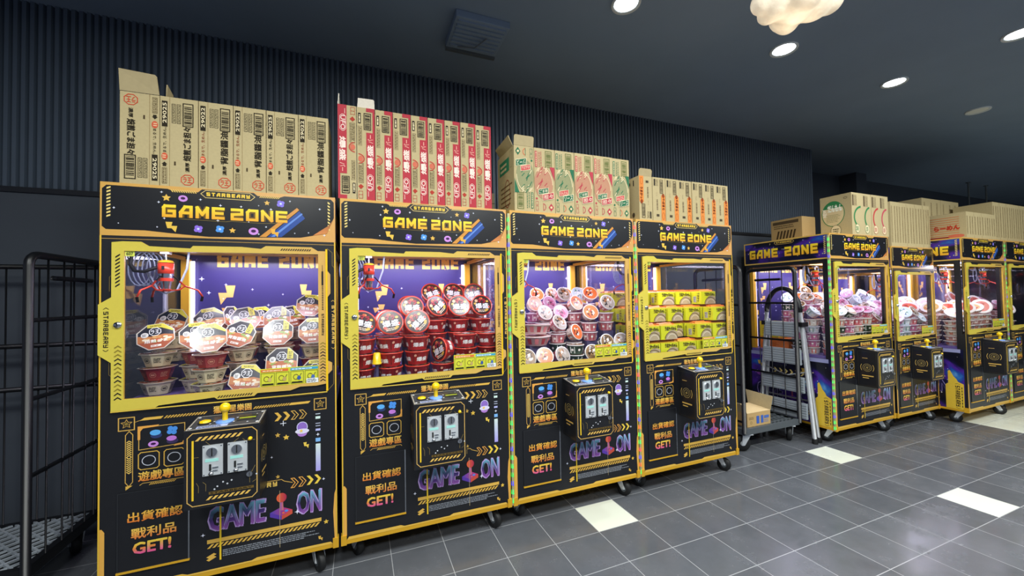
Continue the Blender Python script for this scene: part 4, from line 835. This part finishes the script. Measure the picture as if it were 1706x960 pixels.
# two big striped bowls lying nested at the front of the third machine, and a yellow cup in the second
riser(2, .235, .178, .905, 1.029, .06)
prize('bb', 2, (.235, .178, 1.03), (0, 0, .2), 'big red striped bowl, lower of the nested pair at left in third machine', 'big striped bowls')
prize('bb', 2, (.235, .178, 1.096), (0, .06, .9), 'big red striped bowl, upper of the nested pair at left in third machine', 'big striped bowls').location.z += .007
heap(3, .9055, [
 (.07, [(.13, ['yp']*2, None), (.29, ['yp']*2, None), (.46, ['yp'], None), (.62, ['yp']*2, None), (.79, ['yp']*3, None)]),
 (.175, [(.12, ['yp']*3, None), (.285, ['yp']*3, None), (.45, ['yp']*3, None), (.62, ['yp']*3, None), (.79, ['yp']*4, None)]),
 (.28, [(.13, ['yp']*3, None), (.30, ['yp']*3, None), (.47, ['yp']*4, None), (.64, ['yp']*4, None), (.80, ['yp']*4, None)]),
 (.39, [(.12, ['yp']*4, None), (.29, ['yp']*4, None), (.46, ['yp']*4, None), (.63, ['yp']*4, None), (.79, ['yp']*4, None)]),
 (.5, [(.14, ['yp']*4, None), (.31, ['yp']*4, None), (.48, ['yp']*4, None)])])
rg = random.Random(33)
def rand_heap(m, kinds, ys, xs, n0, slope, keep, skip=lambda x, y: False, tz=.77):
    rows = []
    for ri, y in enumerate(ys):
        cols = []
        for x in xs:
            if skip(x, y): continue
            k = max(1, int(n0 + slope*ri + rg.uniform(-.6, .9))); st = [rg.choice(kinds) for _ in range(k)]; ln = rg.choice(kinds)
            cols.append((x+rg.uniform(-.004, .004), st, L(ln, rg.uniform(.5, 1.2), rg.choice((-.9, -.4, 0, .2, -1.3)), rg.uniform(0, 6))))
        rows.append((y, cols))
    heap(m, tz, rows, keep)
rand_heap(4, ['sg', 'sk', 'so', 'sw', 'sp'], (.09, .225, .36, .495, .63), (.11, .245, .38, .515, .65, .785), 5, .75, lambda ri, ci: 9 if ci == 0 else (3 if ri == 0 else 1), lambda x, y: x < .3 and y > .4)
rand_heap(5, ['sw', 'sk', 'sp', 'sw'], (.1, .25, .40, .55), (.12, .28, .44, .60, .76), 5, .8, lambda ri, ci: 3 if ri == 0 else 1)
rand_heap(6, ['pw', 'pr', 'pw'], (.12, .30, .48, .66), (.13, .31, .49, .67), 6, .5, lambda ri, ci: 9 if ri == 0 or ci == 0 else 1)
rand_heap(7, ['pr', 'sp'], (.12, .30, .48), (.13, .31), 6, .6, lambda ri, ci: 9 if ri == 0 else 1)
# yellow and orange cartons at the back of the machine behind the ladder, seen through its side window
def plain_carton(name, loc, dims, col, label, group, art=None, m='pack'):
    g = Geo(); g.box(0, dims[0], 0, dims[1], 0, dims[2], m, col); 
    if art: art(g)
    return tag(g.build(name, loc=loc), label, 'box', group)
# ================================================================== cartons on top
KR = '#b5a57c'
def carton(dims, art, side=None, col=KR, taped=True):
    """one carton: box body with folded edges and a print on the face towards the room"""
    w_, d_, h_ = dims; g = Geo(); g.box(0, w_, 0, d_, 0, h_, 'paper', col); a = fart(g, 'paper'); art(a, w_, h_)
    if side: s = Art(g, (0, d_, 0), (0, -1, 0), (0, 0, 1), 'paper'); side(s, d_, h_)
    g.add([(0, d_*.47, h_+.0008), (w_, d_*.47, h_+.0008), (w_, d_*.53, h_+.0008), (0, d_*.53, h_+.0008)], [(0, 1, 2, 3)], 'paper', '#c9b084'); return g
def flap(parent, pts, col='#a08f6c', m='card'):
    g = Geo(); n = len(pts); P = [Vector(p) for p in pts]; N = (P[1]-P[0]).cross(P[2]-P[0]).normalized()*.004
    g.add(P+[p+N for p in P], [tuple(range(n)), tuple(range(n, 2*n))]+[(i, (i+1) % n, n+(i+1) % n, n+i) for i in range(n)], m, col); return g.build('flap', parent)
def art_brown(code, name, up=True):
    def f(a, w_, h_):
        if not up: a.tf = lambda u, v: (w_-u, h_-v)
        k = '#2a2418'; a.rect(.006, .265*h_/.4, .026, h_-.02, k, 1); a.text(code, .009, .28*h_/.4, .023, h_-.028, '#e4d4ac', 2, .03, 90)
        for u in (.042, .06): a.frame(u, .285, u+.013, h_-.03, .0015, k); a.scribble(u+.002, .29, u+.011, h_-.034, 2, k, 1, .4, 3, True)
        a.barcode(.082, .275, .118, h_-.022, k, 1, 3); a.text('まるで、生めん。', .010, .15, .022, .262, '#8a4a30' if code == '29022' else k, 1, .01, 90)
        a.ell(.016, .132, .011, .016, '#c8583c'); a.scribble(.008, .123, .024, .141, 2, '#e0b890', 2)
        a.poly([(.016, .108), (.026, .097), (.006, .097)], k); a.rect(.010, .088, .022, .097, k); a.frame(.008, .012, .024, .08, .0015, '#5a4a30'); a.scribble(.010, .015, .022, .077, 2, '#5a4a30', 1, .5, 7, True)
        a.line([(.034, 0), (.034, h_)], .001, '#8a6f44'); a.text('濃厚', .090, .068, .106, .112, k, 1, .03, 90); a.text(name, .082, .118, .112, .272, k, 1, .035, 90); a.rect(.05, .095, .056, .112, '#4a3c28')
        O = [(.098+.024*math.cos(PI/8+PI/4*i), .033+.024*math.sin(PI/8+PI/4*i)) for i in range(8)]; a.line(O, .003, '#c8472e', 1, True); a.text('ラ王', .082, .02, .114, .046, '#c8472e', 1, .03)
    return f
def art_red(up=True):
    def f(a, w_, h_):
        if not up: a.tf = lambda u, v: (w_-u, h_-v)
        R, k, wt = '#ad3a44', '#2a2420', '#ecd4c8'
        a.rect(w_*.52, 0, w_, h_-.13, R, 1); a.rect(w_*.88, h_-.13, w_, h_, R, 1); a.rect(w_*.52, h_-.02, w_, h_, R, 1); a.barcode(w_*.4, h_-.115, w_*.78, h_-.03, k, 2, 5)
        a.rect(w_*.07, h_-.085, w_*.22, h_-.03, k, 1); a.scribble(w_*.09, h_-.08, w_*.2, h_-.035, 1, '#e4d4ac', 2, .6, 2, True); a.frame(w_*.08, h_-.2, w_*.27, h_-.1, .0012, '#5a4a34'); a.scribble(w_*.1, h_-.195, w_*.25, h_-.105, 2, '#5a4a34', 1, .5, 5, True)
        a.ring(w_*.08, h_-.27, .030, .027, .005, '#b8443a', 1, 12, -PI/2, PI/2); a.ell(w_*.2, h_-.27, .012, .016, '#c86a54', 2, 10); a.frame(w_*.08, .09, w_*.35, .19, .0015, '#5a4a34'); a.scribble(w_*.1, .095, w_*.33, .185, 3, '#4a3c28', 1, .5, 8, True)
        a.poly([(w_*.2, .082), (w_*.36, .07), (w_*.2, .055), (w_*.06, .07)], '#a83c30'); a.frame(w_*.08, .008, w_*.3, .045, .002, '#a83c30'); a.line([(w_*.08, .027), (w_*.3, .027)], .002, '#a83c30')
        a.text('UFO', w_*.6, .055, w_*.85, .13, wt, 2, .02, 90); a.frame(w_*.57, .05, w_*.89, .135, .002, wt, 2, .01); a.text('爆盛', w_*.57, .165, w_*.92, .29, wt, 2, .05, 90); a.text('バー', w_*.6, .30, w_*.9, .345, '#e0a898', 2, .03, 90); a.line([(w_*.62, .02), (w_*.62, .045)], .002, wt, 2)
    return f
def art_veg(c, t1, t2, up=True):
    o = '#2e6a4c' if c != '#2e6a4c' else '#c04a4c'
    def f(a, w_, h_):
        if not up: a.tf = lambda u, v: (w_-u, h_-v)
        a.rect(.006, h_-.12, .022, h_-.02, c, 1); a.scribble(.009, h_-.115, .019, h_-.025, 1, '#d8c49a', 2, .6, 3, True); a.scribble(.03, h_-.12, .055, h_-.02, 2, c, 1, .35, 5, True); a.barcode(w_*.55, h_-.115, w_*.85, h_-.015, '#5a6a34', 1, 8)
        el = [(w_*.45+w_*.46*math.cos(t), h_*.46+.1*math.sin(t)) for t in [2*PI*i/22 for i in range(22)]]; el = [(max(.002, min(w_-.002, u)), v) for u, v in el]
        a.poly(el, mixc(c, KR, .55), 1); a.poly([(w_*.75, h_*.72), (w_-.002, h_*.72), (w_-.002, h_*.5)], c, 1); a.ring(w_*.4, h_*.44, w_*.5, .105, .004, '#dccba4', 2, 16, 0, PI/2)
        r = random.Random(4)
        for i in range(16):
            u, v = w_*r.uniform(.08, .6), h_*r.uniform(.36, .66); e = r.uniform(.5, 1.2); a.line([(u, v), (u+.02*math.cos(e), v+.026*math.sin(e))], .005, r.choice([c, '#dccba4', c]), 3)
        a.tf2 = a.tf
        def slant(u0, v0, ww, hh, col, t_, L_):
            q = [(u0, v0), (u0+ww, v0+ww*.22), (u0+ww, v0+ww*.22+hh), (u0, v0+hh)]; a.poly(q, '#e2d4b0', L_); q2 = [(u0+.003, v0+.003), (u0+ww-.003, v0+ww*.22+.003), (u0+ww-.003, v0+ww*.22+hh-.003), (u0+.003, v0+hh-.003)]; a.poly(q2, col, L_+1)
            vv, ff = text_mesh(t_, 0); a.mesh([(u0+.008+x*(ww-.016), v0+.007+y*(hh-.014)+(.008+x*(ww-.016))*.22) for x, y in vv], ff, '#ece2c8', L_+2)
        slant(w_*.18, h_*.27, w_*.5, .035, o, t1, 4); slant(w_*.38, h_*.18, w_*.56, .042, c, t2, 4)
        a.frame(.008, .012, .024, .04, .002, c); a.frame(.008, .046, .024, .068, .002, c); a.ring(w_*.42, .035, .018, .022, .004, c if c != '#2e6a4c' else '#c8603c', 1, 10, -PI/2, PI/2); a.line([(w_*.42, .013), (w_*.42, .057)], .003, c); a.poly([(w_*.8, .06), (w_*.93, .035), (w_*.8, .01), (w_*.67, .035)], c); a.ell(w_*.8, .035, .008, .008, '#d8c49a', 2, 8); a.ell(.014, .085, .007, .007, c, 1, 10)
    return f
def art_orange(up=True):
    def f(a, w_, h_):
        if not up: a.tf = lambda u, v: (w_-u, h_-v)
        k = '#4a4030'; a.rect(w_*.66, 0, w_*.98, h_-.125, '#d9853f', 1); a.text('うまかっ', w_*.72, .075, w_*.93, .16, '#6a2c10', 2, .06, 90); a.ell(w_*.82, .178, .011, .015, '#8a3c18', 2); a.ring(w_*.82, .035, .012, .026, .003, '#a85a2c', 2)
        a.barcode(w_*.58, h_-.11, w_*.8, h_-.015, k, 1, 4); a.rect(w_*.1, h_-.06, w_*.2, h_-.012, '#2a2620'); a.scribble(w_*.22, h_-.06, w_*.44, h_-.012, 3, '#6a5c44', 1, .4, 3, True); a.scribble(w_*.25, .075, w_*.45, .15, 1, '#7a6a50', 1, .5, 9, True); a.rect(w_*.28, .03, w_*.48, .045, k); a.frame(w_*.28, .03, w_*.48, .045, .0015, k); a.scribble(w_*.3, .17, w_*.34, .2, 1, '#8a7a5c', 1, .5, 2, True)
    return f
def row(art_fn, xs, y, z, h, d, labels, group, jit=0, side=None):
    out = []
    for i, (x0, x1) in enumerate(zip(xs, xs[1:])):
        a = art_fn(i); g = carton((x1-x0-.003, d, h), a, side if i == 0 else None)
        o = g.build('carton', loc=(x0+.0015, y+rnd.uniform(0, jit), z)); tag(o, labels[i], 'carton', group); out.append(o)
    return out
Z1 = ZT + .0008
lab = ['tall brown carton with open top flap, leftmost on the leftmost machine', 'brown carton with a torn flap behind it, right of the open carton']+[f'brown ramen carton, {ORD[i]} from left on the leftmost machine' for i in (3, 4, 5)]+['brown ramen carton at the right end, on the leftmost machine']
nm = ['焙煎ごま担々', '焙煎ごま担々', '背脂醤油', '背脂醤油', '焙煎ごま担々', '背脂醤油']
bx = row(lambda i: art_brown('29025' if 'ごま' in nm[i] else '29022', nm[i], i > 0), [.058, .196, .335, .468, .6, .737, .872], .003, Z1, .40, .27, lab, 'brown cartons on the leftmost machine', .004)
flap(bx[0], [(.0, .001, .402), (.135, .001, .402), (.132, -.015, .475), (.128, -.022, .479), (.005, -.02, .487)])
flap(bx[1], [(.0, .05, .401), (.0, .13, .401), (.0, .12, .46), (.0, .06, .48)]); flap(bx[1], [(.01, .2, .401), (.08, .2, .401), (.075, .23, .44), (.015, .235, .435)])
XR = [.913, 1.004, 1.094, 1.185, 1.279, 1.37, 1.464, 1.554, 1.644, 1.74]
lab = ['red and brown carton printed upside down, leftmost of the red-striped row', 'red-striped carton with a white flap raised on top']+[f'red-striped carton, {ORD[i]} from left on the second machine' for i in (3, 4, 5, 6, 7, 8)]+['red-striped carton at the right end of its row']
br = row(lambda i: art_red(i > 0), XR, .003, Z1, .485, .33, lab, 'red-striped cartons on the second machine', .006)
flap(br[1], [(.002, .01, .486), (.088, .01, .486), (.086, .004, .53), (.08, .003, .535), (.006, .003, .533)], '#d8cfc0', 'paper')
flap(br[0], [(.0, .0, .485), (.0, .1, .485), (.004, .1, .53), (.004, .0, .54)], '#d8cfc0', 'paper')
XV = [1.882, 2.015, 2.159, 2.299, 2.442, 2.59, 2.73]
cg, cr = '#2e6a4c', '#b0404c'
lab = ['carton with raised flap and upside-down green print, on the third machine', 'carton with red bowl print, right of the flapped green one', 'carton with green bowl print, between two red ones on the third machine', 'carton with red bowl print, middle of the third machine row', 'carton with red bowl print, second from right on the third machine', 'carton with green bowl print at the right end of its row']
vc = [cg, cr, cg, cr, cr, cg]
def side_green(s, d, h): s.rect(.04, h-.13, d-.08, h-.045, '#2f7a56', 1); s.scribble(.06, h-.12, d-.1, h-.06, 2, '#d8c49a', 2); s.frame(d-.06, h-.12, d-.03, h-.02, .002, '#6a7a4a'); s.ring(d*.6, .13, .05, .09, .006, '#8a4030', 1); s.scribble(d*.2, .05, d*.9, .2, 5, '#6a5030', 1, .3)
bv = row(lambda i: art_veg(vc[i], 'わんたん' if vc[i] == cg else 'ごま味', 'ソース' if vc[i] == cg else '担々', i > 0), XV, .003, Z1, .40, .29, lab, 'bowl-print cartons on the third machine', .005, side_green)
flap(bv[0], [(.0, .003, .401), (.13, .003, .401), (.13, -.004, .455), (.124, -.005, .462), (.006, -.005, .462), (.0, -.004, .455)], '#b39a6c'); flap(bv[0], [(.0, .02, .401), (.0, .25, .401), (-.03, .25, .45), (-.03, .02, .46)], '#b39a6c')
XO = [2.808, 2.924, 3.038, 3.16, 3.286, 3.408, 3.525, 3.655]
lab = ['pale carton with raised rounded flap, leftmost on the fourth machine']+[f'pale carton with orange strip, {ORD[i]} from left on the fourth machine' for i in (2, 3, 4, 5, 6)]+['pale carton with orange strip, right end of the fourth machine']
def side_plain(s, d, h): s.rect(.03, h-.05, d-.09, h-.03, '#2a2620', 1); s.rect(d-.06, h-.06, d-.05, h-.02, '#2a2620', 1); s.ell(d-.06, .04, .014, .018, '#4a4030', 1); s.scribble(.05, h-.15, d-.1, h-.08, 3, '#8a7a5c', 1, .3)
bo = row(lambda i: art_orange(i > 0), XO, .003, Z1, .305, .25, lab, 'orange-strip cartons on the fourth machine', .005, side_plain)
flap(bo[0], [(.0, .004, .306), (.11, .004, .306), (.11, -.002, .345), (.1, -.004, .356), (.01, -.004, .356), (.0, -.002, .345)], '#c0a878')
g = carton((.11, .16, .19), lambda a, w_, h_: (a.line([(0, .12), (w_, .12)], .004, '#5a5a50'), a.scribble(.01, .02, w_-.02, .1, 4, '#7a7a68', 1, .3)), None, '#a8a58c'); tag(g.build('carton', loc=(1.765, .35, Z1)), 'small grey-green carton at back, between red-striped and green-print cartons', 'carton')
# far group
def art_far(c):
    def f(a, w_, h_):
        a.rect(.01, h_-.12, .03, h_-.02, '#5a4a34'); a.scribble(.035, h_-.12, .08, h_-.02, 3, '#6a5a40', 1, .4, 3, True); a.ring(w_*.9, h_*.42, w_*.75, .11, .018, c, 1, 12, PI*.55, PI*1.35); a.ell(w_*.45, .06, .035, .042, '#d8c8a0', 1); a.ring(w_*.45, .06, .035, .042, .003, c, 2); a.scribble(w_*.3, .04, w_*.6, .08, 3, c, 3)
    return f
def side_big(s, d, h):
    s.ell(d*.42, h*.56, d*.36, h*.3, '#d0be94', 1, 24); s.ring(d*.42, h*.56, d*.37, h*.31, .006, '#2e7a48', 2, 24); s.poly([(d*.42+d*.36*math.cos(t), h*.56+h*.3*math.sin(t)) for t in [.5+i*.2 for i in range(12)]], '#2e7a48', 2); s.text('NEW', d*.08, h*.5, d*.22, h*.7, '#e8e0c8', 3, .06, 90); s.text('だんもん', d*.24, h*.6, d*.72, h*.78, '#ecf0e0', 3, .06); s.scribble(d*.2, h*.35, d*.66, h*.55, 6, '#8a8a60', 3, .35)
    s.ell(d*.5, h*.14, d*.17, h*.14, '#d8c8a0', 4); s.ring(d*.5, h*.14, d*.17, h*.14, .004, '#5a5a40', 5); s.scribble(d*.4, h*.06, d*.6, h*.2, 3, '#4a4a38', 5); s.ring(d*.82, h*.9, .016, .01, .003, '#4a4030', 1)
cf = ['#2e7a48', '#2e7a48', '#b84040', '#b84a58']
row(lambda i: art_far(cf[i]), [5.215, 5.39, 5.52, 5.66, 5.8], .005, Z1, .39, .26, ['large carton with big green oval print on its side, above the step ladder machine', 'carton with green bowl print, right of the big green oval one', 'carton with red bowl print, third on the machine behind the ladder', 'carton with pale red print, right end above the machine behind the ladder'], 'cartons on the machine behind the ladder', .003, side_big)
def side_dark(s, d, h): s.rect(.02, h-.05, d-.03, h-.02, '#4a3c28', 1); s.stripes(.05, .02, d-.06, .1, 6, '#3a2c18', 1, .02); s.scribble(.03, .12, d-.03, .16, 2, '#5a4a30', 1)
g = carton((.2, .3, .215), lambda a, w_, h_: None, side_dark, '#9c8256'); tag(g.build('carton', loc=(4.99, .3, Z1)), 'low dark-printed carton at the back, left of the big green oval carton', 'carton')
def art_plain(a, w_, h_):
    for k, u in enumerate((.14, .5, .8)): a.scribble(w_*u-.012, .04, w_*u+.012, h_-.04, 2, '#7a6440', 1, .4, 3+k, True)
ZB2 = ZT*.953 + .0008
row(lambda i: art_plain, [5.845, 5.99, 6.13, 6.285, 6.43, 6.56], .01, ZB2, .44, .26, [f'tall plain tan carton, {ORD[i]} from left on the small far machine' for i in (1, 2, 3, 4, 5)], 'tan cartons on the small far machine', .004)
def side_red(s, d, h):
    for i in range(9): s.rect(.01, .04+i*.023, d-.05, .046+i*.023, '#c8784a', 1)
    s.text('らーめん', d*.2, h*.35, d*.85, h*.55, '#b83a24', 2, .06); s.rect(.0, .0, d*.6, .03, '#8a2c28', 2); s.ell(d*.75, .03, .06, .02, '#c86a50', 2)
row(lambda i: art_plain, [6.74, 6.9, 7.06, 7.22, 7.38], -.19, Z1, .27, .3, ['tan carton with red striped lettering on its side, on the protruding far machine']+[f'plain low tan carton, {ORD[i]} from left in the front row, far right machines' for i in range(2, 5)], 'front tan cartons on the far right machines', .004, side_red)
row(lambda i: art_plain, [6.8, 7.2, 7.6], .16, Z1, .5, .3, ['dark tan carton at the back, left behind the red-lettered carton', 'dark tan carton at the back, right behind the red-lettered carton'], 'back tan cartons on the far right machines', .004)
row(lambda i: art_plain, [7.385, 7.54, 7.7, 7.86, 8.02, 8.18], -.17, Z1, .42, .3, [f'tall tan carton at the right edge of the view, {ORD[i]} from left of its row' for i in range(1, 6)], 'tall tan cartons at the right edge', .004)
for nm_, lo, dm, cl, lb in (('orange_box', (4.935, .43, .7712), (.16, .29, .115), '#e07830', 'flat orange box on the tray, seen through the side window behind the ladder'), ('yellow_box', (4.94, .53, .8870), (.15, .19, .16), '#c8b82c', 'yellow box on an orange box, seen through the side window behind the ladder')):
    g = Geo(); g.box(0, dm[0], 0, dm[1], 0, dm[2], 'pack', cl); a = Art(g, (0, dm[1], 0), (0, -1, 0), (0, 0, 1), 'pack'); a.frame(.008, .008, dm[1]-.008, dm[2]-.008, .003, mixc(cl, '#000000', .3)); a.scribble(.03, .03, dm[1]*.7, dm[2]*.6, 3, mixc(cl, '#000000', .45)); tag(g.build(nm_, loc=lo), lb, 'box')
# ================================================================== cage trolleys
def cage(name, label, x0, x1, y0, y1, zd, ztop, panels, deckmat, lattice, bars, wires, rear=None, wheel=.06):
    t = thing('cage_trolley', label, 'trolley', (x0, y0, 0)); w_, d_ = x1-x0, y1-y0
    g = Geo(); g.box(0, w_, 0, .03, zd-.05, zd, deckmat); g.box(0, w_, d_-.03, d_, zd-.05, zd, deckmat); g.box(0, .03, .03, d_-.03, zd-.05, zd, deckmat); g.box(w_-.03, w_, .03, d_-.03, zd-.05, zd, deckmat)
    g.box(.03, w_-.03, .03, d_-.03, zd-.03, zd-.015, 'powder')
    nb = int(w_/.05)
    if lattice:
        for i in range(-int(d_/.07), int(w_/.07)):
            for s in (1, -1):
                a = i*.07 if s > 0 else i*.07+d_; pts = []
                for k in range(17):
                    yy = .02+(d_-.04)*k/16; xx = a+yy*s
                    if .01 < xx < w_-.01: pts.append((xx, yy, zd-.006))
                if len(pts) > 1: g.tube([pts[0], pts[-1]], .007, 'tread', n=4, smooth=False)
    else:
        for i in range(nb): g.box(.02+i*.05, .04+i*.05, .02, d_-.02, zd-.015, zd, deckmat)
        for i in range(6): g.box(.02, w_-.02, .05+i*d_/6.5, .07+i*d_/6.5, zd-.013, zd-.002, deckmat)
    g.build('deck', t)
    for px in panels:
        q = Geo(); R = .05; pts = [(0, 0, zd-.03), (0, 0, ztop-R)]+[(0, R-R*math.cos(k*PI/8), ztop-R+R*math.sin(k*PI/8)) for k in range(1, 5)]+[(0, d_-R+R*math.sin(k*PI/8), ztop-R+R*math.cos(k*PI/8)) for k in range(0, 5)]+[(0, d_, zd-.03)]
        q.tube(pts, .017, 'powder', n=10)
        for z in bars: q.tube([(0, 0, z), (0, d_, z)], .010, 'powder', n=6)
        q.tube([(0, d_*.28, ztop-.1), (0, d_*.82, ztop-.1)], .012, 'powder', n=6)
        for yy in wires: q.tube([(0, yy*d_, zd), (0, yy*d_, ztop-.01)], .004, 'powder', n=5)
        q.build('end_panel', t, (px*w_, 0, 0))
    if rear:
        q = Geo()
        for z in rear: q.tube([(0, d_-.005, z), (w_, d_-.005, z)], .013, 'powder', n=8)
        for i in range(1, 6): q.tube([(w_*i/6, d_-.005, zd), (w_*i/6, d_-.005, rear[0])], .004, 'powder', n=5)
        q.build('rear_panel', t)
    for i, (cx, cy) in enumerate(((.07, .05), (w_-.07, .05), (.07, d_-.06), (w_-.07, d_-.06))):
        h = zd-.05; g = Geo(); g.box(-.045, .045, -.045, .045, h-.006, h, 'steel')
        for s in (-1, 1): g.add([(s*.024, -.035, h-.006), (s*.024, .035, h-.006), (s*.024, .045, wheel-.012), (s*.024, .02, wheel-.015), (s*.029, -.035, h-.006), (s*.029, .035, h-.006), (s*.029, .045, wheel-.012), (s*.029, .02, wheel-.015)], [(0, 1, 2, 3), (4, 5, 6, 7), (0, 3, 7, 4), (1, 2, 6, 5), (2, 3, 7, 6), (0, 1, 5, 4)], 'steel')
        o = g.build('caster', t, (cx, cy, 0), (0, 0, (1.2, -.9, .3, .6)[i])); q = Geo(); q.lathe([(.02, -.019), (wheel-.004, -.018), (wheel, -.01), (wheel, .01), (wheel-.004, .018), (.02, .019)], 'rubber', n=24, org=(0, .03, wheel), axis='x'); q.lathe([(.022, -.02), (.022, .02)], 'steel', n=14, org=(0, .03, wheel), axis='x'); q.build('wheel', o)
    return t
cage('cage_trolley', 'tall black wire cage trolley at the left edge of the view', -1.12, -.35, .24, .77, .2, 1.575, (1,), 'powder', True, (.59, .93, 1.28), (.22, .42, .56, .74, .88), (1.555, 1.13, .9))
cage('cage_trolley', 'black cage trolley with grey deck carrying a small open carton', 4.0, 4.70, .2, .665, .2, 1.57, (0, 1), 'grey_plastic', False, (.26, .57, .9, 1.245), (.25, .5, .75), None, .068)
# open carton on the deck
t = thing('open_carton', 'small open cardboard box with blue print on the trolley deck', 'box', (4.07, .225, .2012))
g = Geo(); g.box(0, .285, 0, .21, 0, .115, 'paper', '#b99a68'); a = fart(g, 'paper'); a.rect(.11, .02, .145, .085, '#3a5fb0'); a.rect(.165, .02, .195, .085, '#3a5fb0'); a.rect(.205, .055, .265, .08, '#4a68b0'); a.scribble(.2, .02, .27, .05, 2, '#7a80a0'); a.scribble(.02, .06, .09, .085, 2, '#8a744c'); a.ring(.045, .035, .012, .012, .003, '#8a744c'); g.build('body', t)
g = Geo(); g.add([(0.0, .0, .116), (.285, .0, .116), (.285, .2, .13), (0, .2, .13), (0, 0, .119), (.285, 0, .119), (.285, .2, .133), (0, .2, .133)], [(0, 1, 2, 3), (4, 5, 6, 7), (0, 1, 5, 4), (1, 2, 6, 5), (2, 3, 7, 6), (0, 3, 7, 4)], 'paper', '#d2b98c'); g.build('inner_sheet', t)
flap(t, [(.287, .0, .116), (.287, .21, .116), (.30, .24, .245), (.30, -.015, .235)], '#b9a074'); flap(t, [(0, .0, .115), (0, .21, .115), (-.012, .19, .2), (-.012, .05, .19)])
g = Geo(); g.box(0, .05, 0, .12, 0, .24, 'paper', '#d8d2c8'); a = fart(g, 'paper'); a.ring(.025, .17, .02, .03, .004, '#6a6a68'); a.ring(.025, .08, .02, .03, .004, '#a85a50'); tag(g.build('printed_carton', loc=(4.06, .47, .2012)), 'narrow white printed carton standing behind the open box on the trolley', 'box')
# ================================================================== folded step ladder
def ladder():
    t = thing('step_ladder', 'folded silver step ladder with black arched handle, leaning beside the trolley', 'ladder', (4.76, .36, 0))
    zt = 1.17
    yf = lambda z, s: s*(.155 + (zt-z)/zt*.095)
    for s in (-1, 1):
        g = Geo(); g.tube([(-.005, yf(0, s), .02), (.005, yf(zt, s), zt)], .017, 'alu', n=10); g.build('front_rail', t)
        g = Geo(); g.tube([(.066, yf(0, s)*.96, .02), (.03, yf(zt, s)*.99, zt-.08)], .015, 'alu', n=10); g.build('rear_rail', t)
        for xx, k in ((-.005, 1), (.066, .96)): g = Geo(); g.lathe([(.022, 0), (.023, .012), (.02, .045)], 'rubber', n=14, org=(xx, yf(0, s)*k, 0)); g.build('rubber_foot', t)
        g = Geo(); g.box(-.03, .055, yf(1.05, s)-.026, yf(1.05, s)+.026, 1.03, 1.07, 'powder'); g.build('hinge', t)
    g = Geo(); g.tube([(.005, .155*math.cos(a_), zt-.01+.225*math.sin(a_)) for a_ in [PI*k/16 for k in range(17)]], .021, 'powder', n=10); g.build('handle', t)
    for z0 in (.93, .68, .43, .2):
        g = Geo(); hw = -yf(z0+.07, -1)-.02; g.box(-.036, -.012, -hw, hw, z0, z0+.14, 'tread')
        for i in range(6): g.box(-.040, -.036, -hw, hw, z0+.01+i*.022, z0+.02+i*.022, 'tread')
        g.build('tread', t, bevel=.003)
    g = Geo(); g.tube([(.03, -.2, .5), (.03, .2, .62)], .006, 'alu'); g.tube([(.035, .2, .5), (.035, -.2, .62)], .006, 'alu'); g.build('cross_brace', t)
    for s in (-1, 1): pass
    g = Geo(); g.tube([(.055, -.22, .35), (.055, .22, .35)], .008, 'alu'); g.build('rear_bar', t)
ladder()
